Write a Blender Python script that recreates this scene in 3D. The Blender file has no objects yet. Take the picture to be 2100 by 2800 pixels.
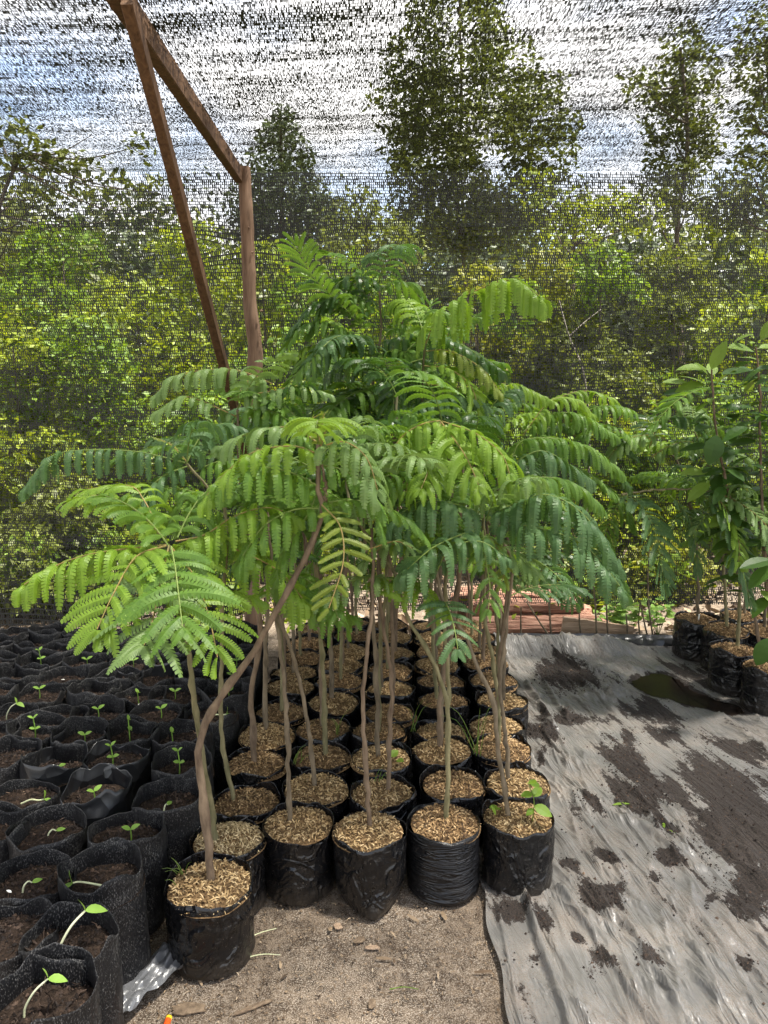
import bpy, math, random
import numpy as np
from mathutils import Vector, noise as mn

rng = np.random.default_rng(11)
random.seed(11)
scene = bpy.context.scene
COL = scene.collection
R = math.radians
pi = math.pi

# ------------------------------------------------------------------ camera
CAM_H, PITCH, FPX = 1.45, R(9.5), 2103.0
cd = bpy.data.cameras.new('camera')
cam = bpy.data.objects.new('camera', cd)
COL.objects.link(cam)
cam.location = (0, 0, CAM_H)
cam.rotation_euler = (R(90) - PITCH, 0, 0)
cd.sensor_fit = 'VERTICAL'
cd.sensor_height = 24.0
cd.sensor_width = 18.0
cd.lens = FPX / 2800 * 24.0
cd.clip_start = 0.05
cd.clip_end = 600
scene.camera = cam


def at(px, py, y):
    """world point at forward distance y seen at photo pixel px, py"""
    a = (px - 1050) / FPX
    b = (1400 - py) / FPX
    dx, dy, dz = a, math.cos(PITCH) + b * math.sin(PITCH), -math.sin(PITCH) + b * math.cos(PITCH)
    t = y / dy
    return np.array((dx * t, y, CAM_H + dz * t))


def gnd(px, py, z=0.0):
    a = (px - 1050) / FPX
    b = (1400 - py) / FPX
    dx, dy, dz = a, math.cos(PITCH) + b * math.sin(PITCH), -math.sin(PITCH) + b * math.cos(PITCH)
    t = (z - CAM_H) / dz
    return np.array((dx * t, dy * t, z))


# ------------------------------------------------------------------ mesh helpers
class MB:
    def __init__(s):
        s.v, s.f, s.m, s.n = [], [], [], 0

    def add(s, v, f, mi=0):
        v = np.asarray(v, dtype=np.float64).reshape(-1, 3)
        f = np.asarray(f, dtype=np.int64)
        s.v.append(v)
        s.f.append(f + s.n)
        s.m.append(np.full(len(f), mi, dtype=np.int32))
        s.n += len(v)

    def mesh(s, name, mats, smooth=False):
        me = bpy.data.meshes.new(name)
        v = np.concatenate(s.v)
        me.vertices.add(len(v))
        me.vertices.foreach_set('co', v.astype(np.float32).ravel())
        loops = np.concatenate([f.ravel() for f in s.f]).astype(np.int32)
        sizes = np.concatenate([np.full(len(f), f.shape[1], dtype=np.int32) for f in s.f])
        starts = np.concatenate(([0], np.cumsum(sizes)[:-1])).astype(np.int32)
        me.loops.add(len(loops))
        me.loops.foreach_set('vertex_index', loops)
        me.polygons.add(len(sizes))
        me.polygons.foreach_set('loop_start', starts)
        for m in (mats if isinstance(mats, (list, tuple)) else [mats]):
            me.materials.append(m)
        me.polygons.foreach_set('material_index', np.concatenate(s.m))
        me.polygons.foreach_set('use_smooth', np.full(len(sizes), smooth, dtype=bool))
        me.update(calc_edges=True)
        me.validate()
        return me

    def build(s, name, mats, parent=None, smooth=False):
        return link(name, s.mesh(name, mats, smooth), parent)


def link(name, data, parent=None):
    o = bpy.data.objects.new(name, data)
    COL.objects.link(o)
    if parent is not None:
        o.parent = parent
    return o


def tag(o, label, cat, group=None):
    o['label'] = label
    o['category'] = cat
    if group:
        o['group'] = group
    return o


def thing(name, label, cat, loc=(0, 0, 0), rz=0.0, group=None):
    o = link(name, None)
    o.location = tuple(float(c) for c in loc)
    o.rotation_euler = (0, 0, rz)
    o.empty_display_size = 0.05
    return tag(o, label, cat, group)


def setting(o, kind='structure'):
    o['kind'] = kind
    return o


def nrm(a):
    return a / np.maximum(np.linalg.norm(a, axis=-1, keepdims=True), 1e-9)


def spline(pts, n):
    """Catmull-Rom through pts, n samples, even arc length"""
    p = np.asarray(pts, dtype=float)
    if len(p) == 2:
        t = np.linspace(0, 1, n)[:, None]
        return p[0] * (1 - t) + p[1] * t
    q = np.vstack([2 * p[0] - p[1], p, 2 * p[-1] - p[-2]])
    out = []
    for i in range(len(p) - 1):
        t = np.linspace(0, 1, 24, endpoint=(i == len(p) - 2))[:, None]
        a, b, c, d = q[i], q[i + 1], q[i + 2], q[i + 3]
        out.append(0.5 * (2 * b + (c - a) * t + (2 * a - 5 * b + 4 * c - d) * t ** 2 + (3 * b - a - 3 * c + d) * t ** 3))
    o = np.vstack(out)
    s = np.concatenate(([0], np.cumsum(np.linalg.norm(np.diff(o, axis=0), axis=1))))
    u = np.linspace(0, s[-1], n)
    return np.stack([np.interp(u, s, o[:, k]) for k in range(3)], axis=1)


def tube(mb, pts, rad, sides=7, mi=0, cap=True, twist=0.0, lump=0.0):
    p = np.asarray(pts, dtype=float)
    n = len(p)
    rad = np.broadcast_to(np.asarray(rad, dtype=float), (n,))
    T = nrm(np.gradient(p, axis=0))
    ref = np.array((0.0, 1.0, 0.0)) if abs(T[0][2]) > 0.8 else np.array((0.0, 0.0, 1.0))
    S = nrm(np.cross(T, ref))
    B = np.cross(S, T)
    a = np.linspace(0, 2 * pi, sides, endpoint=False)
    rr = rad[:, None] * (1 + lump * rng.normal(size=(n, sides)))
    v = p[:, None, :] + rr[..., None] * (np.cos(a)[None, :, None] * S[:, None, :] + np.sin(a)[None, :, None] * B[:, None, :])
    idx = np.arange(n * sides).reshape(n, sides)
    f = np.stack([idx[:-1], np.roll(idx[:-1], -1, 1), np.roll(idx[1:], -1, 1), idx[1:]], axis=-1).reshape(-1, 4)
    mb.add(v, f, mi)
    if cap:
        c = np.vstack([v[0], p[0]])
        k = np.arange(sides)
        mb.add(c, np.stack([np.roll(k, -1), k, np.full(sides, sides)], 1), mi)
        c = np.vstack([v[-1], p[-1]])
        mb.add(c, np.stack([k, np.roll(k, -1), np.full(sides, sides)], 1), mi)


def grid_faces(nr, nc, wrap=False):
    idx = np.arange(nr * nc).reshape(nr, nc)
    if wrap:
        r = np.roll(idx, -1, 1)
        return np.stack([idx[:-1], r[:-1], r[1:], idx[1:]], -1).reshape(-1, 4)
    return np.stack([idx[:-1, :-1], idx[:-1, 1:], idx[1:, 1:], idx[1:, :-1]], -1).reshape(-1, 4)


_perm = np.random.default_rng(3).random((64, 64, 64))


def vnoise(x, y, z=0.0):
    """tiled value noise in 0..1"""
    x, y, z = np.broadcast_arrays(np.asarray(x, float), np.asarray(y, float), np.asarray(z, float))
    xi, yi, zi = np.floor(x).astype(int), np.floor(y).astype(int), np.floor(z).astype(int)
    fx, fy, fz = x - xi, y - yi, z - zi
    fx, fy, fz = fx * fx * (3 - 2 * fx), fy * fy * (3 - 2 * fy), fz * fz * (3 - 2 * fz)
    g = lambda a, b, c: _perm[(xi + a) % 64, (yi + b) % 64, (zi + c) % 64]
    l = lambda a, b, t: a + (b - a) * t
    return l(l(l(g(0, 0, 0), g(1, 0, 0), fx), l(g(0, 1, 0), g(1, 1, 0), fx), fy),
             l(l(g(0, 0, 1), g(1, 0, 1), fx), l(g(0, 1, 1), g(1, 1, 1), fx), fy), fz)


def fbm(x, y, z=0.0, o=4):
    s, a, t = 0, 0.5, 0
    for i in range(o):
        s = s + a * vnoise(np.asarray(x) * 2 ** i + 7.3 * i, np.asarray(y) * 2 ** i + 3.1 * i, np.asarray(z) * 2 ** i)
        t += a
        a *= 0.5
    return s / t


# ------------------------------------------------------------------ materials
class NT:
    def __init__(s, name):
        s.m = bpy.data.materials.new(name)
        s.m.use_nodes = True
        s.t = s.m.node_tree
        s.t.nodes.clear()
        s.out = s.t.nodes.new('ShaderNodeOutputMaterial')

    def n(s, typ, ins=None, **kw):
        x = s.t.nodes.new('ShaderNode' + typ)
        for k, v in kw.items():
            setattr(x, k, v)
        for k, v in (ins or {}).items():
            s.set(x.inputs[k], v)
        return x

    def set(s, sock, v):
        if isinstance(v, bpy.types.NodeSocket):
            s.t.links.new(v, sock)
        elif isinstance(v, bpy.types.Node):
            s.t.links.new(v.outputs[0], sock)
        elif isinstance(v, (tuple, list)) and len(v) == 3 and sock.type == 'RGBA':
            sock.default_value = (*v, 1)
        else:
            sock.default_value = v

    def math(s, op, a, b=0.0, c=0.0):
        x = s.t.nodes.new('ShaderNodeMath')
        x.operation = op
        for i, v in enumerate((a, b, c)):
            s.set(x.inputs[i], v)
        return x.outputs[0]

    def mix(s, f, a, b):
        x = s.t.nodes.new('ShaderNodeMix')
        x.data_type = 'RGBA'
        s.set(x.inputs[0], f)
        s.set(x.inputs[6], a)
        s.set(x.inputs[7], b)
        return x.outputs[2]

    def noise(s, vec, scale, detail=3.0, rough=0.55, dist=0.0):
        x = s.n('TexNoise', {'Scale': scale, 'Detail': detail, 'Roughness': rough, 'Distortion': dist})
        if vec is not None:
            s.set(x.inputs['Vector'], vec)
        return x.outputs['Fac']

    def ramp(s, f, stops):
        x = s.t.nodes.new('ShaderNodeValToRGB')
        e = x.color_ramp.elements
        while len(e) < len(stops):
            e.new(0.5)
        for el, (p, c) in zip(e, stops):
            el.position = p
            el.color = (*c, 1) if len(c) == 3 else c
        s.set(x.inputs[0], f)
        return x.outputs[0]

    def step(s, f, lo, hi):
        x = s.n('MapRange', {'From Min': lo, 'From Max': hi})
        x.clamp = True
        s.set(x.inputs[0], f)
        return x.outputs[0]

    def co(s, scale=(1, 1, 1), kind='Object'):
        tc = s.n('TexCoord')
        mp = s.n('Mapping', {'Scale': scale})
        s.t.links.new(tc.outputs[kind], mp.inputs[0])
        return mp.outputs[0]

    def bump(s, h, strength=0.5, dist=0.01):
        return s.n('Bump', {'Height': h, 'Strength': strength, 'Distance': dist}).outputs[0]

    def bsdf(s, color, rough=0.6, spec=0.5, normal=None, **kw):
        x = s.n('BsdfPrincipled', {'Base Color': color, 'Roughness': rough, 'Specular IOR Level': spec})
        for k, v in kw.items():
            s.set(x.inputs[k.replace('_', ' ')], v)
        if normal is not None:
            s.set(x.inputs['Normal'], normal)
        return x

    def done(s, shader):
        s.set(s.out.inputs['Surface'], shader)
        return s.m

    def island(s):
        return s.n('NewGeometry').outputs['Random Per Island']


def leaf_mat(name, a, b, trans=(0.2, 0.3, 0.03), tf=0.36, rough=0.48, spec=0.35):
    k = NT(name)
    f = k.noise(k.co(), 7.0, 2.0)
    f = k.step(k.math('ADD', k.math('MULTIPLY', k.island(), 0.45), f), 0.35, 1.05)
    c = k.mix(f, a, b)
    d = k.bsdf(c, rough, spec)
    t = k.n('BsdfTranslucent', {'Color': k.mix(f, trans, tuple(x * 0.7 for x in trans))})
    mx = k.n('MixShader', {0: tf, 1: d.outputs[0], 2: t.outputs[0]})
    return k.done(mx.outputs[0])


LEAF = {
    'bright': leaf_mat('leaf_bright_green', (0.125, 0.225, 0.020), (0.215, 0.340, 0.036), (0.32, 0.52, 0.03)),
    'yellow': leaf_mat('leaf_yellow_green', (0.150, 0.200, 0.026), (0.220, 0.280, 0.040), (0.32, 0.42, 0.03)),
    'mid': leaf_mat('leaf_mid_green', (0.070, 0.150, 0.021), (0.140, 0.255, 0.034), (0.22, 0.39, 0.03)),
    'pale': leaf_mat('leaf_pale_green', (0.130, 0.215, 0.065), (0.200, 0.300, 0.090), (0.23, 0.37, 0.06)),
    'blue': leaf_mat('leaf_blue_green', (0.055, 0.120, 0.042), (0.108, 0.195, 0.066), (0.13, 0.25, 0.04)),
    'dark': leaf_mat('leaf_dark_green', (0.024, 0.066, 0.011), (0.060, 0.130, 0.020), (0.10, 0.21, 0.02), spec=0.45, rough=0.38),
}
M_BROAD = leaf_mat('broad_leaf_green', (0.022, 0.062, 0.014), (0.065, 0.135, 0.022), (0.14, 0.25, 0.02), spec=0.28, rough=0.42)
M_BROADY = leaf_mat('broad_leaf_yellow', (0.14, 0.24, 0.03), (0.22, 0.33, 0.05), (0.28, 0.38, 0.04))
M_SPROUT = leaf_mat('sprout_green', (0.20, 0.38, 0.05), (0.32, 0.50, 0.10), (0.30, 0.45, 0.05))
M_GRASS = leaf_mat('grass_green', (0.10, 0.20, 0.03), (0.22, 0.30, 0.06), (0.22, 0.3, 0.03))


def simple(name, a, b, scale=20, rough=0.7, spec=0.3, sc=(1, 1, 1), bump=0.4, bd=0.004, detail=4):
    k = NT(name)
    c = k.co(sc)
    f = k.noise(c, scale, detail, 0.6)
    g = k.step(f, 0.3, 0.7)
    return k.done(k.bsdf(k.mix(g, a, b), rough, spec, k.bump(f, bump, bd)).outputs[0])


M_STEM = simple('stem_bark', (0.080, 0.062, 0.041), (0.225, 0.178, 0.118), 45, 0.8, 0.2, (1, 1, 0.35), 0.8, 0.004)
M_STEMG = simple('stem_green_bark', (0.10, 0.095, 0.045), (0.24, 0.21, 0.115), 45, 0.8, 0.2, (1, 1, 0.35), 0.8, 0.004)
M_STEMR = simple('stem_red_bark', (0.092, 0.064, 0.043), (0.235, 0.172, 0.114), 45, 0.8, 0.2, (1, 1, 0.35), 0.8, 0.004)
M_RACHIS = simple('rachis', (0.16, 0.15, 0.04), (0.30, 0.20, 0.07), 30, 0.6)
M_RACHISG = simple('rachis_green', (0.13, 0.19, 0.04), (0.20, 0.26, 0.06), 30, 0.6)
M_PALE = simple('pale_shoot', (0.55, 0.58, 0.30), (0.72, 0.72, 0.52), 20, 0.5)
M_SEED = simple('seed_coat', (0.75, 0.73, 0.66), (0.85, 0.84, 0.8), 30, 0.5)

# black grow-bag film
k = NT('black_polybag')
c = k.co((1, 1, 1))
cz = k.co((8, 8, 36))
w1 = k.noise(cz, 1.0, 3, 0.5, 1.2)
w2 = k.noise(k.co((14, 14, 9)), 1.5, 3, 0.6, 0.6)
w3 = k.noise(k.co((7, 7, 5)), 1.3, 2, 0.5, 1.5)
cr = k.math('MAXIMUM', k.math('SUBTRACT', 1.0, k.math('MULTIPLY', k.math('ABSOLUTE', k.math('SUBTRACT', w3, 0.5)), 11.0)), 0.0)
orn = k.n('ObjectInfo').outputs['Random']
h = k.math('ADD', k.math('MULTIPLY', w1, k.math('MULTIPLY', orn, 0.5)), k.math('ADD', w2, k.math('MULTIPLY', cr, 0.5)))
dn = k.noise(c, 16, 5, 0.7)
sp = k.noise(c, 260, 1, 0.5)
dust = k.math('MAXIMUM', k.math('MULTIPLY', k.step(dn, 0.52, 0.80), 0.13), k.math('MULTIPLY', k.step(sp, 0.725, 0.76), 0.8))
z = k.n('SeparateXYZ', {0: k.co()}).outputs[2]
low = k.step(z, 0.06, 0.0)
dust = k.math('ADD', dust, k.math('MULTIPLY', k.math('MULTIPLY', low, dn), 0.35))
dust = k.math('MINIMUM', dust, 1.0)
col = k.mix(dust, (0.0060, 0.0060, 0.0068), (0.14, 0.11, 0.08))
ro = k.math('ADD', 0.24, k.math('MULTIPLY', dust, 0.6))
M_BAG = k.done(k.bsdf(col, ro, 0.45, k.bump(h, 0.8, 0.012)).outputs[0])

# dusty woven bag
k = NT('dusty_woven_bag')
s1 = k.noise(k.co((1, 1, 0.40)), 480, 2, 0.6)
s2 = k.noise(k.co((1, 1, 1)), 11, 4, 0.65)
s3 = k.noise(k.co((22, 22, 7)), 1.2, 3, 0.6, 0.8)
thr = k.math('SUBTRACT', 0.765, k.math('MULTIPLY', s2, 0.36))
spk = k.step(k.math('SUBTRACT', s1, thr), -0.02, 0.08)
col = k.mix(spk, (0.0070, 0.0070, 0.0080), (0.105, 0.102, 0.098))
hh = k.math('ADD', k.math('MULTIPLY', s1, 0.25), s3)
M_WOVEN = k.done(k.bsdf(col, k.math('ADD', 0.5, k.math('MULTIPLY', spk, 0.4)), 0.3, k.bump(hh, 0.5, 0.008)).outputs[0])

# grey-black glossy film (folded rims)
k = NT('creased_black_film')
v = k.n('TexVoronoi', {'Scale': 16.0, 'Vector': k.co()})
M_FILM = k.done(k.bsdf((0.018, 0.0185, 0.020), 0.32, 0.6, k.bump(v.outputs[0], 0.9, 0.02)).outputs[0])


def chips(name, stops, rough=0.75):
    k = NT(name)
    i = k.island()
    n = k.noise(k.co(), 9, 3)
    return k.done(k.bsdf(k.ramp(k.math('ADD', k.math('MULTIPLY', i, 0.85), k.math('MULTIPLY', k.math('SUBTRACT', n, 0.5), 0.5)), stops), rough, 0.25).outputs[0])


M_HUSK = [
    chips('husk_tan', [(0.0, (0.055, 0.030, 0.014)), (0.25, (0.21, 0.13, 0.058)), (0.55, (0.43, 0.29, 0.135)), (1.0, (0.68, 0.52, 0.30))]),
    chips('husk_brown', [(0.0, (0.03, 0.017, 0.010)), (0.30, (0.15, 0.088, 0.041)), (0.65, (0.36, 0.23, 0.108)), (1.0, (0.60, 0.44, 0.245))]),
    chips('husk_pale', [(0.0, (0.16, 0.11, 0.055)), (0.3, (0.38, 0.28, 0.14)), (1.0, (0.66, 0.52, 0.31))]),
]
M_HUSKBED = simple('husk_bed', (0.05, 0.028, 0.014), (0.26, 0.165, 0.08), 130, 0.9, 0.1, bump=0.8, bd=0.004)
M_SOIL = simple('dark_soil', (0.009, 0.0065, 0.005), (0.050, 0.034, 0.025), 75, 0.95, 0.1, bump=1.0, bd=0.008, detail=6)
M_CRUMB = chips('soil_crumbs', [(0.0, (0.008, 0.0055, 0.0045)), (0.6, (0.036, 0.024, 0.018)), (0.88, (0.10, 0.064, 0.044)), (0.93, (0.30, 0.21, 0.14)), (1.0, (0.34, 0.25, 0.17))])
M_LITTER = chips('litter_chips', [(0.0, (0.03, 0.02, 0.013)), (0.4, (0.13, 0.085, 0.05)), (0.75, (0.30, 0.22, 0.14)), (1.0, (0.52, 0.43, 0.32))])

# sandy soil ground
k = NT('sandy_soil')
c = k.co()
n1, n2, n3 = k.noise(c, 4, 5, 0.6), k.noise(c, 330, 2, 0.7), k.noise(c, 26, 4, 0.65)
base = k.mix(k.step(n3, 0.36, 0.62), (0.070, 0.050, 0.035), (0.195, 0.148, 0.106))
base = k.mix(k.math('MULTIPLY', k.step(n2, 0.50, 0.64), k.step(n1, 0.25, 0.58)), base, (0.42, 0.36, 0.29))
base = k.mix(k.math('MULTIPLY', k.step(n2, 0.44, 0.34), 0.8), base, (0.032, 0.022, 0.016))
base = k.mix(k.math('MULTIPLY', k.step(k.noise(c, 2.6, 5, 0.65), 0.52, 0.66), 0.6), base, (0.050, 0.035, 0.025))
M_GROUND = k.done(k.bsdf(base, 0.95, 0.1, k.bump(k.math('ADD', k.math('MULTIPLY', n2, 0.25), n3), 0.9, 0.012)).outputs[0])

# silver mulch film, dirt carried by a mesh attribute and broken up by grain
k = NT('silver_film')
c = k.co()
att = k.n('Attribute', attribute_name='dirt')
g1, g2, g3 = k.noise(c, 42, 5, 0.7), k.noise(c, 260, 2, 0.6), k.noise(c, 7, 4, 0.6)
rot = k.n('Mapping', {'Rotation': (0, 0, R(78))})
k.t.links.new(k.n('TexCoord').outputs['Object'], rot.inputs[0])
wr1 = k.noise(k.n('Mapping', {'Scale': (2.2, 17.0, 1), 0: rot.outputs[0]}).outputs[0], 1.0, 3, 0.5, 1.4)
wr2 = k.noise(k.n('Mapping', {'Scale': (4.0, 40.0, 1), 0: rot.outputs[0]}).outputs[0], 1.0, 3, 0.55, 0.8)
r1 = k.math('SUBTRACT', 1.0, k.math('MULTIPLY', k.math('ABSOLUTE', k.math('SUBTRACT', wr1, 0.5)), 7.0))
r1 = k.math('MAXIMUM', r1, 0.0)
wr = k.math('ADD', k.math('MULTIPLY', r1, 1.0), k.math('MULTIPLY', wr2, 0.22))
ga = k.noise(k.n('Mapping', {'Scale': (3.0, 13.0, 1), 0: rot.outputs[0]}).outputs[0], 1.0, 5, 0.6, 0.5)
d = k.math('ADD', att.outputs['Fac'], k.math('MULTIPLY', k.math('SUBTRACT', g1, 0.5), 0.8))
d = k.math('ADD', d, k.math('MULTIPLY', k.math('SUBTRACT', ga, 0.5), 2.0))
d = k.math('SUBTRACT', d, k.math('MULTIPLY', r1, 0.16))
d = k.math('ADD', d, k.math('MULTIPLY', k.math('SUBTRACT', g2, 0.5), 0.45))
dirt = k.step(d, 0.44, 0.52)
sand = k.math('MULTIPLY', k.step(k.math('ADD', k.math('ADD', k.math('MULTIPLY', g3, 0.6), k.math('MULTIPLY', ga, 0.4)), k.math('MULTIPLY', k.math('SUBTRACT', g2, 0.5), 0.8)), 0.44, 0.66), 0.7)
film = k.mix(k.step(g3, 0.3, 0.7), (0.122, 0.118, 0.110), (0.205, 0.199, 0.187))
film = k.mix(sand, film, (0.165, 0.128, 0.096))
dcol = k.mix(k.step(g2, 0.4, 0.65), (0.007, 0.005, 0.004), (0.040, 0.028, 0.021))
col = k.mix(dirt, film, dcol)
ro = k.math('ADD', 0.33, k.math('MULTIPLY', k.math('MAXIMUM', dirt, sand), 0.6))
crum = k.n('TexVoronoi', {'Scale': 20.0}, feature='DISTANCE_TO_EDGE')
k.t.links.new(k.n('Mapping', {'Scale': (0.45, 1.0, 1), 0: rot.outputs[0]}).outputs[0], crum.inputs['Vector'])
crm = k.math('MULTIPLY', k.math('MINIMUM', crum.outputs[0], 0.25), k.step(g3, 0.42, 0.62))
hh = k.math('ADD', k.math('ADD', k.math('MULTIPLY', wr, 0.8), k.math('MULTIPLY', crm, 2.2)), k.math('MULTIPLY', k.math('MULTIPLY', dirt, g1), 0.9))
spk = k.step(k.noise(c, 120, 3, 0.7), 0.63, 0.68)
col = k.mix(k.math('MULTIPLY', spk, k.step(ga, 0.42, 0.60)), col, (0.040, 0.028, 0.020))
M_SHEET = k.done(k.bsdf(col, ro, 0.5, k.bump(hh, 0.42, 0.02)).outputs[0])
k = NT('silver_scrap')
v = k.n('TexVoronoi', {'Scale': 22.0, 'Vector': k.co((1, 1, 1))})
M_SILVER = k.done(k.bsdf((0.13, 0.133, 0.14), 0.30, 0.6, k.bump(v.outputs[0], 0.9, 0.02)).outputs[0])
k = NT('muddy_water')
M_WATER = k.done(k.bsdf((0.014, 0.0095, 0.007), 0.22, 0.12, k.bump(k.noise(k.co(), 14, 2), 0.03, 0.01)).outputs[0])

# timber
k = NT('post_wood')
c = k.co((1, 1, 0.10))
n1, n2 = k.noise(c, 55, 5, 0.65, 0.4), k.noise(k.co(), 3.5, 3, 0.5)
col = k.mix(k.step(n1, 0.3, 0.7), (0.095, 0.056, 0.034), (0.235, 0.148, 0.094))
col = k.mix(k.math('MULTIPLY', k.step(n2, 0.45, 0.7), 0.5), col, (0.28, 0.19, 0.13))
M_POST = k.done(k.bsdf(col, 0.75, 0.25, k.bump(n1, 0.6, 0.006)).outputs[0])
k = NT('sawn_timber')
n1 = k.noise(k.co((30, 30, 2.5)), 2.2, 5, 0.6, 0.6)
n2 = k.noise(k.co(), 60, 3)
col = k.mix(k.step(n1, 0.3, 0.72), (0.055, 0.029, 0.014), (0.145, 0.080, 0.041))
M_TIMBER = k.done(k.bsdf(col, 0.7, 0.25, k.bump(k.math('ADD', n1, k.math('MULTIPLY', n2, 0.3)), 0.4, 0.004)).outputs[0])
M_LOG = simple('red_split_wood', (0.14, 0.058, 0.038), (0.46, 0.27, 0.19), 5, 0.85, 0.15, (1.2, 14, 14), 1.0, 0.02, 6)
M_PLANK = simple('weathered_plank', (0.24, 0.16, 0.10), (0.42, 0.31, 0.22), 5, 0.8, 0.15, (1.5, 12, 12), 0.7, 0.008, 5)
M_BARK = simple('outdoor_bark', (0.06, 0.047, 0.036), (0.17, 0.135, 0.105), 8, 0.9, 0.1, (1, 1, 0.3), 0.8, 0.02)
M_PALEBARK = simple('pale_bark', (0.22, 0.20, 0.16), (0.40, 0.36, 0.30), 15, 0.8)


def outleaf(name, a, b, tr, tf=0.30):
    k = NT(name)
    f = k.step(k.math('ADD', k.math('MULTIPLY', k.island(), 0.7), k.math('MULTIPLY', k.noise(k.co(), 1.6, 3), 0.7)), 0.3, 1.1)
    t = k.n('BsdfTranslucent', {'Color': tr})
    mx = k.n('MixShader', {0: tf, 1: k.bsdf(k.mix(f, a, b), 0.5, 0.35).outputs[0], 2: t.outputs[0]})
    return k.done(mx.outputs[0])


OUT = {
    'lime': outleaf('thicket_lime', (0.075, 0.12, 0.012), (0.30, 0.36, 0.035), (0.42, 0.48, 0.02)),
    'green': outleaf('thicket_green', (0.050, 0.100, 0.012), (0.20, 0.30, 0.035), (0.29, 0.41, 0.02)),
    'gold': outleaf('thicket_gold', (0.08, 0.10, 0.014), (0.27, 0.27, 0.035), (0.33, 0.35, 0.025)),
    'olive': outleaf('thicket_olive', (0.060, 0.075, 0.018), (0.19, 0.22, 0.04), (0.25, 0.29, 0.03)),
    'deep': outleaf('tree_deep_green', (0.034, 0.050, 0.012), (0.16, 0.18, 0.036), (0.19, 0.22, 0.025), 0.25),
    'grey': outleaf('tree_grey_green', (0.028, 0.042, 0.020), (0.095, 0.120, 0.055), (0.11, 0.14, 0.04), 0.25),
}

# ------------------------------------------------------------------ shade net material (holes are real transparency)


def net_mat(name, row, colw, line, t0, t1, stripes=0.0):
    k = NT(name)
    uv = k.n('UVMap')
    sp = k.n('SeparateXYZ', {0: uv.outputs[0]})
    u, v = sp.outputs[0], sp.outputs[1]
    wob = k.noise(k.n('Mapping', {'Scale': (2.0, 6.0, 1), 0: uv.outputs[0]}).outputs[0], 1.0, 3)
    vr = k.math('ADD', k.math('DIVIDE', v, row), k.math('MULTIPLY', wob, 2.2))
    ri = k.math('FLOOR', vr)
    fv = k.math('SUBTRACT', vr, ri)
    rr = k.n('TexWhiteNoise', {1: ri}, noise_dimensions='1D').outputs[0]
    uc = k.math('ADD', k.math('DIVIDE', u, colw), k.math('MULTIPLY', rr, 7.0))
    uc = k.math('ADD', uc, k.math('MULTIPLY', fv, 0.25))
    ci = k.math('FLOOR', uc)
    fu = k.math('SUBTRACT', uc, ci)
    cell = k.n('CombineXYZ', {0: ci, 1: ri})
    wn = k.n('TexWhiteNoise', {0: cell.outputs[0]}, noise_dimensions='2D')
    r1 = wn.outputs[0]
    den = k.noise(k.n('Mapping', {'Scale': (0.9, 14.0, 1), 0: uv.outputs[0]}).outputs[0], 1.0, 4, 0.6)
    den2 = k.noise(k.n('Mapping', {'Scale': (3.0, 3.0, 1), 0: uv.outputs[0]}).outputs[0], 1.0, 2, 0.5)
    off = k.math('MULTIPLY', k.math('SUBTRACT', den, 0.5), stripes)
    off = k.math('ADD', off, k.math('MULTIPLY', k.math('SUBTRACT', den2, 0.5), stripes * 0.4))
    ln = k.math('LESS_THAN', fv, k.math('ADD', line, k.math('MULTIPLY', off, 0.5)))
    w = k.math('ADD', k.math('MULTIPLY_ADD', r1, t1 - t0, t0), off)
    tick = k.math('LESS_THAN', fu, w)
    mask = k.math('MAXIMUM', ln, tick)
    thread = k.bsdf((0.026, 0.027, 0.026), 0.6, 0.35)
    mx = k.n('MixShader', {0: mask, 1: k.n('BsdfTransparent').outputs[0], 2: thread.outputs[0]})
    return k.done(mx.outputs[0])


M_NETW = net_mat('shade_net_wall', 0.0145, 0.0105, 0.20, 0.0, 0.74, 1.1)
M_NETR = net_mat('shade_net_roof', 0.0135, 0.0036, 0.14, 0.02, 1.16, 1.6)
M_NETF = net_mat('shade_net_edge', 0.0115, 0.0080, 0.10, 0.0, 0.46, 0.5)


def sheet(name, mat, P, U, parent=None):
    nr, nc = P.shape[:2]
    mb = MB()
    mb.add(P.reshape(-1, 3), grid_faces(nr, nc))
    me = mb.mesh(name, mat, True)
    uvl = me.uv_layers.new(name='UVMap')
    li = np.empty(len(me.loops), dtype=np.int32)
    me.loops.foreach_get('vertex_index', li)
    uvl.data.foreach_set('uv', U.reshape(-1, 2)[li].astype(np.float32).ravel())
    return link(name, me, parent)


NET_Y, NET_Z = 4.24, 2.535
xs = np.linspace(-6, 6, 241)
zs = np.linspace(0.19, NET_Z, 60)
X, Z = np.meshgrid(xs, zs)
Y = NET_Y + 0.035 * np.sin(X * 1.7 + 0.6) * np.sin((Z - 0.1) * 1.3) + 0.02 * (vnoise(X * 2 + 9, Z * 3) - 0.5)
low = np.exp(-((Z - 0.19) / 0.12) ** 2)
Z2 = Z + low * 0.05 * (vnoise(X * 1.3, 5.0) - 0.5) - np.clip((-X - 0.5) / 0.4, 0, 1) * low * 0.19
pull = np.exp(-(((X + 0.715) / 0.35) ** 2 + ((Z - 2.16) / 0.22) ** 2))
U = np.stack([X, Z + 0.07 * pull * np.sign(Z - 2.16) * np.exp(-np.abs(Z - 2.16) / 0.1) + 0.02 * np.sin(X * 0.9 + Z * 2)], -1)
o = sheet('shade_net_wall', M_NETW, np.stack([X, Y, Z2], -1), U)
tag(o, 'black knitted shade net hung as the back wall behind the wooden post', 'shade net')

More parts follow.
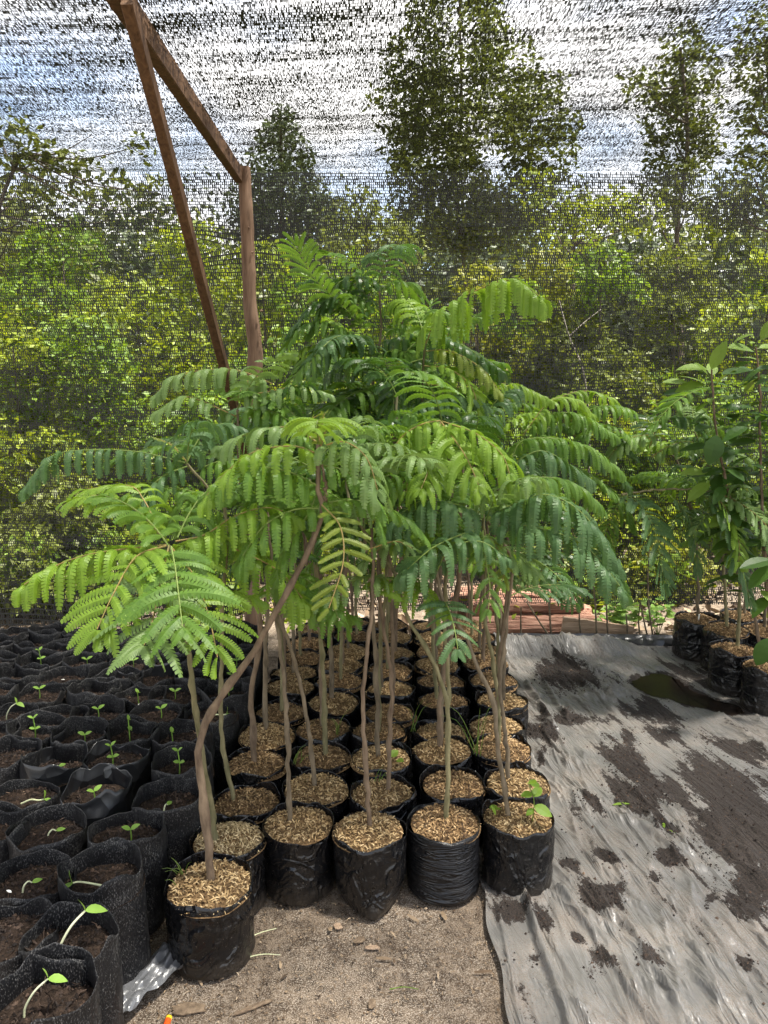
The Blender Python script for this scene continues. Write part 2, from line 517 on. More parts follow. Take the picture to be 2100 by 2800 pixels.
ys = np.linspace(NET_Y, 0.9, 60)
X, Yg = np.meshgrid(np.linspace(-6, 6, 121), ys)
t = (NET_Y - Yg)
Zr = NET_Z + 0.003 + 0.03 * np.sin(X * 1.1) * np.minimum(t, 1) + 0.02 * (vnoise(X * 1.5, Yg * 1.5) - 0.5) * np.minimum(t, 1)
roof = sheet('shade_net_roof', M_NETR, np.stack([X, Yg, Zr], -1), np.stack([X, Yg * 0.9 + 0.05 * np.sin(X * 1.3)], -1))
tag(roof, 'black shade net stretched overhead as the roof above the rafter', 'shade net')
xs = np.linspace(-6, 6, 241)
n = 16
X, K = np.meshgrid(xs, np.linspace(0, 1, n))
drop = 0.30 + 0.05 * np.exp(-((X + 0.72) / 0.28) ** 2) - 0.045 * np.exp(-((X - 0.6) / 0.8) ** 2) + 0.025 * np.sin(X * 2.3)
Zf = NET_Z - 0.002 - K * drop
Yf = NET_Y - 0.022 - 0.03 * K + 0.012 * np.sin(X * 9) * K
sheet('hanging_edge', M_NETF, np.stack([X, Yf, Zf], -1), np.stack([X * 0.97 + 0.3, Zf * 1.03], -1), roof)

# ------------------------------------------------------------------ ground
gmb = MB()
nx, ny = 90, 110
gx = np.concatenate([np.linspace(-120, -4, 12)[:-1], np.linspace(-4, 4, 70), np.linspace(4, 120, 12)[1:]])
gy = np.concatenate([np.linspace(-60, 0.6, 6)[:-1], np.linspace(0.6, 5, 70), np.linspace(5, 14, 12)[1:], np.linspace(14, 200, 10)[1:]])
X, Y = np.meshgrid(gx, gy)
inner = (np.abs(X) < 4.2) & (Y > 0.5) & (Y < 5.2)
Z = np.where(inner, 0.010 * (fbm(X * 2.5, Y * 2.5) - 0.5) - 0.006, -0.006)
gmb.add(np.stack([X, Y, Z], -1).reshape(-1, 3), grid_faces(len(gy), len(gx)))
setting(gmb.build('ground', M_GROUND, smooth=True))

# silver plastic film over the ground at the right
SX0 = 0.285
xs = np.concatenate([np.linspace(SX0, 1.0, 170)[:-1], np.linspace(1.0, 3.4, 190)])
ys = np.linspace(0.7, 4.08, 290)
X, Y = np.meshgrid(xs, ys)
X = X + np.where(X < SX0 + 0.02, 0.004 * np.sin(Y * 9) + 0.006 * np.sin(Y * 23), 0)
ca, sa = math.cos(R(-57)), math.sin(R(-57))


def ridged(x, y, th, l, w, sharp):
    c, s = math.cos(th), math.sin(th)
    a, b = x * c + y * s, -x * s + y * c
    nn = fbm(a / l, b / w, 2.0, 3)
    return np.clip(1 - np.abs(nn - 0.5) * sharp, 0, 1) ** 2


wr = 0.018 * ridged(X, Y, R(-76), 0.60, 0.10, 9) + 0.012 * ridged(X + 5, Y + 2, R(-62), 0.35, 0.07, 9) + 0.009 * ridged(X + 1, Y + 8, R(-86), 0.3, 0.05, 8)
calm = np.clip((fbm(X * 1.6 + 9, Y * 1.1 + 4, 3.0) - 0.42) * 6, 0.12, 1)
wr = wr * 1.15 * calm + 0.016 * fbm(X * 2.2, Y * 1.6)
flat = np.ones_like(X)
flat *= 1 - 0.85 * np.clip((0.60 - X) / 0.15, 0, 1) * (Y > 2.0)
flat *= 1 - 0.8 * np.clip((X - 1.15 - (4.1 - Y) * 0.12) / 0.25, 0, 1) * np.clip((Y - 3.0) / 0.3, 0, 1)
H = wr * flat + 0.002


def seg_dist(x, y, a, b):
    d = b - a
    L = np.dot(d, d)
    tt = np.clip(((x - a[0]) * d[0] + (y - a[1]) * d[1]) / L, 0, 1)
    return np.hypot(x - a[0] - tt * d[0], y - a[1] - tt * d[1])


for (p, q, hh, w) in [((1437, 2478), (1556, 2830), 0.030, 0.009), ((1362, 2490), (1425, 2830), 0.012, 0.007), ((1800, 1830), (2090, 2060), 0.02, 0.02),
                      ((1440, 1880), (1500, 1980), 0.022, 0.014), ((1490, 1880), (1540, 1960), 0.022, 0.014)]:
    a, b = gnd(*p)[:2], gnd(*q)[:2]
    dd = seg_dist(X, Y, a, b + (b - a) * 0.2)
    H += hh * np.exp(-(dd / w) ** 2)
back = np.clip((Y - 3.93) / 0.12, 0, 1)
H += back * (0.035 + 0.03 * (vnoise(X * 3, 1.0))) * np.clip((1.45 - X) / 0.2, 0.2, 1)
# dirt patches: centre, half-length end, half-width px (in the photo), strength -> ground ellipses
dirt = np.zeros_like(X)
Z8 = lambda x, y: (1300 + x * 0.5424, 1600 + y * 0.5424)
for (cx, cy, ex, ey, wx, wy, s) in [
    (1330, 1200, 1500, 1500, 1480, 1050, 1.0), (1230, 1060, 1400, 1250, 1330, 1000, .95), (1400, 1520, 1530, 1650, 1500, 1430, .95),
    (780, 940, 960, 1120, 830, 880, .95), (720, 870, 760, 920, 770, 850, .9), (810, 1090, 930, 1180, 900, 1040, .95), (1300, 850, 1475, 930, 1340, 810, .85), (870, 640, 1020, 700, 920, 600, .9),
    (450, 450, 560, 560, 560, 430, .85), (430, 430, 560, 440, 430, 410, .8), (480, 690, 640, 700, 480, 660, .9), (670, 1400, 745, 1420, 670, 1365, .85), (650, 1590, 760, 1530, 700, 1640, .85),
    (950, 1240, 1010, 1290, 990, 1215, .85), (480, 1420, 515, 1440, 500, 1395, .85), (900, 1510, 940, 1540, 930, 1480, .8), (960, 1400, 1030, 1440, 990, 1370, .8), (300, 1900, 340, 1920, 330, 1870, .85),
    (180, 1680, 240, 1710, 230, 1640, .75), (350, 1720, 390, 1790, 390, 1690, .75), (880, 1910, 940, 1960, 920, 1880, .85), (660, 1900, 720, 1960, 690, 1870, .8), (1360, 1640, 1450, 1720, 1420, 1600, .9),
    (1170, 1620, 1200, 1640, 1200, 1590, .8), (570, 1960, 610, 2010, 600, 1930, .75), (1370, 1930, 1410, 1960, 1400, 1900, .75), (330, 760, 420, 790, 350, 730, .8), (580, 1130, 640, 1170, 610, 1100, .75), (1010, 1060, 1100, 1170, 1060, 1040, .8),
    (1300, 1350, 1420, 1460, 1370, 1300, .8), (770, 790, 830, 830, 790, 760, .8), (1150, 470, 1300, 560, 1200, 420, .6), (930, 770, 1060, 810, 960, 740, .65), (330, 900, 300, 1000, 360, 900, .5), (500, 1800, 540, 1830, 530, 1780, .7), (700, 480, 640, 440, 740, 440, .6)]:
    c, e, w = gnd(*Z8(cx, cy))[:2], gnd(*Z8(ex, ey))[:2], gnd(*Z8(wx, wy))[:2]
    A = np.stack([e - c, w - c], 1)
    if abs(np.linalg.det(A)) < 1e-6:
        continue
    q = np.linalg.inv(A) @ np.stack([X.ravel() - c[0], Y.ravel() - c[1]])
    dirt = np.maximum(dirt, (s * np.exp(-0.85 * (q ** 2).sum(0))).reshape(X.shape))
dirt = dirt * 0.92 + 0.42 * (fbm(X * 6, Y * 6, 4.0) - 0.45) + 0.15
dirt = np.where((X < 0.42) & (Y > 1.9), dirt + 0.1, dirt)
pud = [Z8(780, 490), Z8(850, 455), Z8(930, 442), Z8(1010, 470), Z8(1060, 500), Z8(1110, 535), Z8(1180, 560), Z8(1240, 590), Z8(1310, 600), Z8(1360, 640), Z8(1280, 650), Z8(1180, 622), Z8(1060, 600), Z8(980, 570), Z8(890, 555), Z8(820, 520)]
pudw = np.array([gnd(*p, 0.008)[:2] for p in pud])
pc = pudw.mean(0)
for a, b in zip(pudw, np.roll(pudw, -1, 0)):
    dd = seg_dist(X, Y, a, b)
    H = np.where(dd < 0.05, np.minimum(H, 0.004 + 0.2 * dd), H)
pdist = np.full_like(X, 9.0)
for a, b in zip(pudw, np.roll(pudw, -1, 0)):
    pdist = np.minimum(pdist, seg_dist(X, Y, a, b))
dirt = np.maximum(dirt, 0.75 * np.exp(-(pdist / 0.05) ** 2))
inpoly = np.zeros_like(X, bool)
for (x1, y1), (x2, y2) in zip(pudw, np.roll(pudw, -1, 0)):
    inpoly ^= ((y1 > Y) != (y2 > Y)) & (X < (x2 - x1) * (Y - y1) / (y2 - y1 + 1e-12) + x1)
H = np.where(inpoly, 0.001, H)
dirt = np.where(inpoly, 0.9, dirt)
smb = MB()
smb.add(np.stack([X, Y, H], -1).reshape(-1, 3), grid_faces(*X.shape))
me = smb.mesh('plastic_ground_sheet', M_SHEET, True)
at_ = me.attributes.new('dirt', 'FLOAT', 'POINT')
at_.data.foreach_set('value', dirt.astype(np.float32).ravel())
tag(link('plastic_ground_sheet', me), 'wrinkled silver plastic sheet strewn with dark soil beside the sapling bags', 'plastic sheet')
SHX, SHY, SHH, SHD = xs, ys, H, dirt


def sheet_h(x, y):
    if x < SHX[0] or x > SHX[-1] or y < SHY[0] or y > SHY[-1]:
        return 0.0
    i = int((x - SHX[0]) / (SHX[1] - SHX[0]))
    j = int((y - SHY[0]) / (SHY[1] - SHY[0]))
    return float(SHH[min(j, len(SHY) - 1), min(i, len(SHX) - 1)])


pts = spline(np.column_stack([np.vstack([pudw, pudw[:1]]), np.zeros(len(pudw) + 1)]), 90)[:-1]
pts[:, :2] += 0.022 * (rng.random((len(pts), 2)) - 0.5)
pm = MB()
pv = np.vstack([pts, [[pc[0], pc[1], 0]]])
pv[:, 2] = 0.0055
kk = np.arange(len(pts))
pm.add(pv, np.stack([kk, np.roll(kk, -1), np.full(len(kk), len(kk))], 1))
setting(pm.build('puddle_water', M_WATER))

# black folded film along the far edge
fm = MB()
fx = np.linspace(0.50, 2.4, 60)
sec = np.array([(0, 0.0), (0.01, 0.04), (0.035, 0.062), (0.06, 0.042), (0.075, 0.03), (0.08, 0.0)])
P = np.zeros((60, 6, 3))
for i, x in enumerate(fx):
    hh = 0.7 + 0.6 * vnoise(x * 4, 2.0)
    P[i, :, 0] = x
    P[i, :, 1] = 4.09 + sec[:, 0] + 0.02 * np.sin(x * 7)
    P[i, :, 2] = sec[:, 1] * hh
fm.add(P.reshape(-1, 3), grid_faces(60, 6))
tag(fm.build('black_film_roll', M_FILM, smooth=True), 'low fold of black plastic film along the far edge of the silver sheet', 'plastic film')

# crumpled silver scrap at the lower left
c0 = gnd(405, 2705)
xs_, ys_ = np.meshgrid(np.linspace(-1, 1, 26), np.linspace(-1, 1, 26))
th = R(55)
px = c0[0] + 0.105 * xs_ * math.cos(th) - 0.05 * ys_ * math.sin(th)
py = c0[1] + 0.105 * xs_ * math.sin(th) + 0.05 * ys_ * math.cos(th)
pz = 0.008 + 0.03 * ridged(xs_ * 0.3, ys_ * 0.3, R(30), 0.6, 0.30, 6) + 0.03 * fbm(xs_ * 1.3 + 4, ys_ * 1.3) * (1 - 0.5 * (xs_ ** 2 + ys_ ** 2) / 2)
sm = MB()
sm.add(np.stack([px, py, pz], -1).reshape(-1, 3), grid_faces(26, 26))
tag(sm.build('plastic_scrap', M_SILVER, smooth=True), 'crumpled silver plastic scrap on the soil beside the nearest black mulch bag', 'plastic scrap')


# ------------------------------------------------------------------ chips, litter
def flakes(mb, P, L, W, tilt=0.5, mi=0, curl=0.25):
    """small elongated chips at points P (n,3); bent across the middle"""
    n = len(P)
    a = rng.random(n) * 2 * pi
    el = rng.normal(0, tilt, n)
    d = np.stack([np.cos(a) * np.cos(el), np.sin(a) * np.cos(el), np.sin(el)], -1)
    s = nrm(np.cross(d, np.array((0, 0, 1.0)) + 0.5 * rng.normal(size=(n, 3))))
    u = np.cross(s, d)
    L = (L * (0.5 + rng.random(n)))[:, None]
    W = (W * (0.6 + 0.8 * rng.random(n)))[:, None]
    P = P + u * 0.0
    v = np.stack([P - d * L / 2 - s * W * 0.3, P - d * L / 2 + s * W * 0.3, P + u * L * curl - s * W / 2, P + u * L * curl + s * W / 2,
                  P + d * L / 2 - s * W * 0.3, P + d * L / 2 + s * W * 0.3], 1)
    b = np.arange(n)[:, None] * 6
    f = np.concatenate([b + np.array([0, 1, 3, 2]), b + np.array([2, 3, 5, 4])])
    mb.add(v, f, mi)


def crumbs(mb, P, r, mi=0):
    n = len(P)
    o = np.array([(1, 0, 0), (0, 1, 0), (-1, 0, 0), (0, -1, 0), (0, 0, 1), (0, 0, -1)], float)
    v = P[:, None, :] + o[None] * (np.broadcast_to(r, (n,))[:, None, None] * (0.6 + 0.8 * rng.random((n, 6, 1))))
    b = np.arange(n)[:, None] * 6
    tri = [(0, 1, 4), (1, 2, 4), (2, 3, 4), (3, 0, 4), (1, 0, 5), (2, 1, 5), (3, 2, 5), (0, 3, 5)]
    mb.add(v, np.concatenate([b + np.array(t) for t in tri]), mi)


lm = MB()
n = 3200
P = np.column_stack([rng.uniform(-0.62, 0.5, n), rng.uniform(1.2, 2.15, n), np.zeros(n) + 0.001])
flakes(lm, P, 0.008, 0.0026, 0.25)
n = 34
P = np.column_stack([rng.uniform(-0.6, 0.4, n), rng.uniform(1.2, 2.1, n), np.zeros(n) + 0.003])
flakes(lm, P, 0.03, 0.009, 0.1, curl=0.06)
n = 1500
P = np.column_stack([rng.uniform(-0.62, 0.45, n), rng.uniform(1.2, 2.1, n), np.zeros(n)])
crumbs(lm, P, 0.001 + 0.003 * rng.random(n) ** 3)
setting(lm.build('husk_litter', M_LITTER), 'stuff')
lm = MB()
sel = np.argwhere(SHD > 0.5)
sel = sel[rng.integers(0, len(sel), 7000)]
P = np.column_stack([SHX[sel[:, 1]] + rng.normal(0, 0.008, len(sel)), SHY[sel[:, 0]] + rng.normal(0, 0.008, len(sel)), SHH[sel[:, 0], sel[:, 1]]])
crumbs(lm, P, 0.0012 + 0.0035 * rng.random(len(P)) ** 3)
sel = np.argwhere(SHD > 0.2)
sel = sel[rng.integers(0, len(sel), 1500)]
P = np.column_stack([SHX[sel[:, 1]] + rng.normal(0, 0.02, len(sel)), SHY[sel[:, 0]] + rng.normal(0, 0.02, len(sel)), SHH[sel[:, 0], sel[:, 1]]])
crumbs(lm, P, 0.001 + 0.005 * rng.random(len(P)) ** 4)
setting(lm.build('soil_crumbs', M_CRUMB), 'stuff')

# ------------------------------------------------------------------ bags
NS = 44


def bag_shape(r, h, seed, wob=0.03, rim=0.008, lip=0.03, fold=0.0, foldmi=0, taper=0.0):
    """film bag: outer wall from the ground to the rim, turned over and down inside"""
    a = np.linspace(0, 2 * pi, NS, endpoint=False)
    zz = np.array([0.0, 0.006, 0.02, 0.05, 0.09, 0.13, 0.17, 0.21, 0.26, 0.32, 0.40, 0.47, 0.54, 0.61, 0.68, 0.75, 0.81, 0.87, 0.92, 0.96, 1.0])
    rings = []
    ca, sa = np.cos(a), np.sin(a)
    rimh = 1 + rim / h * 2 * (fbm(ca * 1.6 + seed, sa * 1.6 + 3, seed, 2) - 0.5) * 2
    for z in zz:
        rr = r * (1 + wob * 2 * (fbm(ca * 1.3 + seed * 3.1, sa * 1.3, z * 2.2 + seed, 3) - 0.5))
        rr *= 1 + 0.034 * (vnoise(a * 1.2 + seed, z * 20, seed) - 0.5) * (1 + 2 * vnoise(a * 0.9 + seed, z * 3.0, 2.0))
        rr *= 1 - taper * (1 - z)
        if z < 0.06:
            rr *= 0.90 + 0.10 * (z / 0.06) ** 0.5
        rr *= 1 - 0.05 * fold * np.clip((z - 0.8) / 0.2, 0, 1) * np.sin(a * 3 + seed) ** 2
        rings.append(np.stack([ca * rr, sa * rr, np.full(NS, z * h) * (1 + (rimh - 1) * z)], -1))
    top = rings[-1]
    for dr, dz in ((-0.0007, 0.0003), (-0.0016, -0.003), (-0.0028, -lip * 0.5), (-0.0036, -lip)):
        q = top.copy()
        l = np.hypot(q[:, 0], q[:, 1])
        q[:, :2] *= ((l + dr) / l)[:, None]
        q[:, 2] += dz
        rings.append(q)
    P = np.array(rings)
    mb = MB()
    f = grid_faces(len(rings), NS, True)
    mi = np.zeros(len(f), np.int32)
    mb.add(P.reshape(-1, 3), f)
    mb.add(np.vstack([P[0], [[0, 0, 0.001]]]), np.stack([np.roll(np.arange(NS), -1), np.arange(NS), np.full(NS, NS)], 1))
    return mb


BAG_R, BAG_H = 0.103, 0.200
BAGS = [bag_shape(BAG_R, BAG_H, 1.7 + 2.3 * i, 0.055, 0.012, 0.03).mesh('grow_bag', M_BAG, True) for i in range(5)]
# the bag with a pinched foot, and the tightly wrinkled one
foot = bag_shape(BAG_R, BAG_H, 5.1, 0.05, 0.014, 0.03)
V = foot.v[0]
for V in foot.v:
    zq = np.clip(1 - V[:, 2] / 0.085, 0, 1) ** 1.2
    frontal = np.clip(-V[:, 1] / BAG_R, 0, 1)
    V[:, 0] *= 1 - 0.42 * zq * frontal
    V[:, 1] -= 0.014 * zq * frontal ** 3
    V[:, 0] *= 1 - 0.16 * zq
FOOTBAG = foot.mesh('grow_bag', M_BAG, True)
wrk = bag_shape(BAG_R + .002, BAG_H + .002, 8.3, 0.05, 0.010, 0.03)
k = NT('wrinkled_polybag')
w1 = k.noise(k.co((3.2, 3.2, 30)), 1.6, 3, 0.5, 1.6)
cr = k.math('MAXIMUM', k.math('SUBTRACT', 1.0, k.math('MULTIPLY', k.math('ABSOLUTE', k.math('SUBTRACT', w1, 0.5)), 9.0)), 0.0)
WRKBAG = wrk.mesh('grow_bag', k.done(k.bsdf((0.007, 0.007, 0.008), 0.30, 0.45, k.bump(cr, 0.55, 0.012)).outputs[0]), True)
WOV_R, WOV_H = 0.101, 0.285
WOVS = [bag_shape(WOV_R, WOV_H, 31 + 1.9 * i, 0.06, 0.016, 0.065, fold=0.8).mesh('grow_bag', M_WOVEN, True) for i in range(6)]
WOVF = [bag_shape(WOV_R, WOV_H, 61 + 1.9 * i, 0.07, 0.022, 0.065, fold=1.0).mesh('grow_bag', M_FILM, True) for i in range(2)]


def mound(r, zc, ze, seed, amp):
    a = np.linspace(0, 2 * pi, 32, endpoint=False)
    rr = np.linspace(0.02, 1, 12)
    A, Q = np.meshgrid(a, rr)
    x, y = np.cos(A) * Q * r, np.sin(A) * Q * r
    z = zc + (ze - zc) * Q ** 2.2 + amp * (fbm(x * 22 + seed, y * 22, seed) - 0.5) * 2 * (1 - 0.4 * Q)
    return x, y, z


def mulch_mesh(i):
    mb = MB()
    x, y, z = mound(BAG_R - 0.002, BAG_H + 0.016 - 0.004 * (i % 3), BAG_H - 0.012, i * 3.7, 0.010)
    P = np.stack([x, y, z], -1)
    mb.add(P.reshape(-1, 3), grid_faces(12, 32, True), 1)
    n = 1150
    q = np.sqrt(rng.random(n)) * 0.99
    a = rng.random(n) * 2 * pi
    qi, ai = np.clip((q - 0.02) / 0.98 * 11, 0, 11).astype(int), (a / (2 * pi) * 32).astype(int) % 32
    zz = z[qi, ai] + rng.uniform(-0.001, 0.0045, n)
    flakes(mb, np.column_stack([np.cos(a) * q * (BAG_R - 0.006), np.sin(a) * q * (BAG_R - 0.006), zz]), 0.0125, 0.0034, 0.38, 0)
    return mb.mesh('mulch', [M_HUSK[(0, 1, 0, 2, 1, 0)[i]], M_HUSKBED])


MULCH = [mulch_mesh(i) for i in range(6)]      # 3 is the pale kind


def soil_mesh(i):
    mb = MB()
    x, y, z = mound(WOV_R - 0.006, WOV_H - 0.042 - 0.006 * (i % 3), WOV_H - 0.055, i * 5.3, 0.016)
    mb.add(np.stack([x, y, z], -1).reshape(-1, 3), grid_faces(12, 32, True), 0)
    n = 420
    q = np.sqrt(rng.random(n)) * 0.95
    a = rng.random(n) * 2 * pi
    qi, ai = np.clip((q - 0.02) / 0.98 * 11, 0, 11).astype(int), (a / (2 * pi) * 32).astype(int) % 32
    P = np.column_stack([np.cos(a) * q * 0.094, np.sin(a) * q * 0.094, z[qi, ai]])
    crumbs(mb, P[:360], 0.0015 + 0.005 * rng.random(360) ** 2, 1)
    flakes(mb, P[360:] + (0, 0, 0.004), 0.02, 0.003, 0.3, 1)
    return mb.mesh('soil', [M_SOIL, M_CRUMB])


SOIL = [soil_mesh(i) for i in range(5)]


# ------------------------------------------------------------------ feathery fronds
def frond(mb, pts, pl=0.11, n=13, kd=0.7, w=0.022, M=12, mi=0, rmi=1, start=0.16, ang=68.0, rad=0.0022, gap=0.0, side=(1, -1)):
    c = spline(pts, 48)
    T = nrm(np.gradient(c, axis=0))
    mb_r = 0.55 + 0.45 * np.linspace(1, 0, 24)
    tube(mb, c[::2], rad * mb_r, 5, rmi, cap=False)
    tt = np.linspace(start, 0.985, n)
    ii = tt * 47
    lo = np.clip(np.floor(ii).astype(int), 0, 46)
    fr = (ii - lo)[:, None]
    base = c[lo] * (1 - fr) + c[lo + 1] * fr
    tang = nrm(T[lo] * (1 - fr) + T[lo + 1] * fr)
    up = np.array((0.0, 0.0, 1.0))
    S = np.cross(tang, up)
    ln = np.linalg.norm(S, axis=1, keepdims=True)
    flat = nrm(np.cross(np.mean(tang, 0) + np.array((0.13, -0.1, 0)), up)[None])
    S = nrm(np.where(ln > 0.35, S, flat))
    N = np.cross(S, tang)
    g = np.array((0, 0, -1.0))
    L = pl * np.interp(tt, [start, start + 0.12, 0.5, 0.85, 1.0], [0.72, 0.95, 1.0, 0.80, 0.42])
    A = np.radians(np.interp(tt, [start, 0.6, 1.0], [ang + 8, ang, ang - 36]))
    for sgn in side:
        Lj = L * (1 + 0.10 * rng.normal(size=n)) * np.where(rng.random(n) < .04, .6, 1)
        keep = rng.random(n) >= max(gap, .03)
        Aj = A + 0.09 * rng.normal(size=n)
        D = np.cos(Aj)[:, None] * tang + np.sin(Aj)[:, None] * sgn * S + 0.18 * N + 0.05 * rng.normal(size=(n, 3))
        D = nrm(D)
        u = (np.arange(M + 1)) / M
        kk = (kd * (0.85 + 0.3 * rng.random(n)))[:, None, None] * u[None, :, None]
        dirs = nrm(D[:, None, :] * (1 - np.minimum(kk, 0.92)) + g * kk)
        stp = (Lj / M)[:, None, None]
        C = base[:, None, :] + np.concatenate([np.zeros((n, 1, 3)), np.cumsum(dirs[:, :-1] * stp, 1)], 1)
        mid = 0.5 * (C[:, :-1] + C[:, 1:])
        dm = nrm(dirs[:, :-1] + dirs[:, 1:])
        W = tang[:, None, :] - (tang[:, None, :] * dm).sum(-1, keepdims=True) * dm
        W = nrm(W)
        B = np.cross(dm, W)
        rl = (0.42 * rng.normal(size=n))[:, None, None]
        W = np.cos(rl) * W + np.sin(rl) * B
        B = np.cross(dm, W)
        uu = (np.arange(M) + 0.5) / M
        hw = (w * 0.5) * np.interp(uu, [0, 0.12, 0.45, 0.85, 1.0], [0.55, 0.9, 1.0, 0.85, 0.4])
        hw = hw[None, :, None] * (1 + 0.06 * rng.normal(size=(n, M, 1)))
        hb = stp * 0.52
        verts, idx = [], []
        sg = np.sign((B * up).sum(-1, keepdims=True))
        for s in (1, -1):
            tip = mid + s * W * hw + dm * 0.38 * hw - B * sg * hw * 0.34
            q = np.stack([mid - dm * hb, mid + dm * hb, tip + dm * hb * 0.52, tip - dm * hb * 0.72], 2)
            verts.append(q[keep].reshape(-1, 3))
        v = np.concatenate(verts)
        mb.add(v, np.arange(len(v)).reshape(-1, 4), mi)


def arching(p0, az, el, L, sag, n=5):
    """rachis control points: leaves p0 at elevation el, bends down by sag"""
    pts = [np.array(p0, float)]
    e = el
    for i in range(n):
        d = np.array((math.cos(az) * math.cos(e), math.sin(az) * math.cos(e), math.sin(e)))
        pts.append(pts[-1] + d * L / n)
        e -= sag / n
        az += random.uniform(-0.06, 0.06)
    return pts


def stem_tube(mb, pts, r0, r1):
    c = spline(pts, 34)
    c[2:-1] += rng.normal(0, 0.0018, (31, 3))
    c[1:] += 0.004 * np.cumsum(rng.normal(0, .35, (33, 3)) * (1, 1, 0), 0) / 3
    rad = np.linspace(r0, r1, 34) * (1 + 0.12 * rng.random(34))
    rad[rng.integers(3, 32, 7)] *= 1.32
    rad[0] *= 1.18
    tube(mb, c, rad, 8, 0, lump=.04)
    return c


# ------------------------------------------------------------------ sapling block
# (row, column): photo pixel of the mulch top; the block is a grid of touching bags
Z7 = lambda x, y: (550 + x * 0.6028, 1650 + y * 0.6028)
GRID = {
    0: [(440, 985), (765, 1025), (1100, 985), (1440, 960)],
    1: [(205, 885), (515, 830), (825, 845), (1140, 805), (1432, 805)],
    2: [(240, 712), (540, 682), (820, 692), (1095, 662), (1362, 650)],
    3: [(300, 590), (555, 565), (805, 572), (1085, 572), (1340, 552)],
    4: [(355, 482), (600, 442), (850, 490), (1100, 432), (1365, 432)],
    5: [(400, 372), (625, 347), (860, 380), (1088, 345), (1325, 342)],
    6: [(425, 305), (632, 275), (855, 295), (1072, 275), (1290, 270)],
    7: [(450, 240), (660, 213), (868, 218), (1078, 213), (1268, 212)],
    8: [(480, 172), (690, 140), (865, 150), (1062, 150), (1240, 152)],
    9: [(520, 112), (685, 85), (850, 95), (1040, 100), (1200, 100)],
}
ROWN = ['front', 'second', 'third', 'fourth', 'fifth', 'sixth', 'seventh', 'eighth', 'ninth', 'back']
COLN = ['column beside the seedling bags', 'second column from the seedlings', 'middle column', 'second column from the plastic sheet', 'column beside the plastic sheet']


def px_path(l):
    """[(px, py, y), ...] -> world points"""
    return [at(*p) for p in l]


# hero stems in photo pixels (x, y, depth offset from the bag); others are generated
HSTEM = {
    (0, 0): [(790, 2120, 0), (785, 1960, .0), (768, 1790, .0), (752, 1640, .05), (740, 1500, .1), (735, 1400, .12)],
    (0, 1): [(1012, 2235, 0), (1000, 2100, 0), (990, 1930, 0), (1002, 1780, 0), (1014, 1640, .05), (1010, 1450, .1), (985, 1340, .1)],
    (0, 2): [(1221, 2205, 0), (1226, 2050, 0), (1222, 1910, 0), (1180, 1800, 0), (1110, 1680, .05), (1075, 1560, .1), (1000, 1460, .1), (955, 1380, .12), (945, 1300, .14)],
    (0, 3): [(1392, 2205, 0), (1362, 2060, 0), (1350, 1930, 0), (1318, 1850, 0), (1265, 1730, .02), (1215, 1660, .05), (1190, 1560, .05), (1184, 1450, .07), (1192, 1350, .1)],
    (1, 0): [(640, 2170, 0), (612, 2050, 0), (604, 1950, 0), (606, 1800, 0), (610, 1640, 0), (622, 1420, 0), (570, 1330, -.02), (512, 1268, -.05)],
    (1, 1): [(862, 2140, 0), (845, 2010, 0), (822, 1880, 0), (790, 1770, 0), (762, 1690, 0), (740, 1560, .03), (720, 1400, .05)],
    (1, 2): [(1061, 2150, 0), (1066, 2000, 0), (1070, 1850, 0), (1050, 1720, 0), (1040, 1600, 0), (1060, 1430, 0), (1110, 1300, 0)],
    (1, 3): [(1228, 2110, 0), (1224, 1990, 0), (1226, 1850, 0), (1216, 1700, 0), (1222, 1550, 0), (1235, 1330, .05), (1212, 1160, .08)],
    (1, 4): [(1395, 2110, 0), (1382, 2000, 0), (1370, 1870, 0), (1380, 1760, 0), (1392, 1640, 0), (1400, 1530, 0), (1330, 1420, -.05)],
    (2, 0): [(695, 2066, 0), (690, 1990, 0), (684, 1910, 0), (696, 1830, 0), (710, 1740, 0), (700, 1600, 0), (660, 1380, 0), (650, 1120, .05)],
    (5, 2): [(1045, 1850, 0), (1040, 1700, 0), (1030, 1400, 0), (1010, 1180, 0), (1020, 1050, 0), (1042, 900, 0), (1036, 780, 0)],
    (4, 3): [(1195, 1905, 0), (1185, 1780, 0), (1180, 1600, 0), (1170, 1350, 0), (1160, 1100, -.1), (1165, 930, -.2)],
}
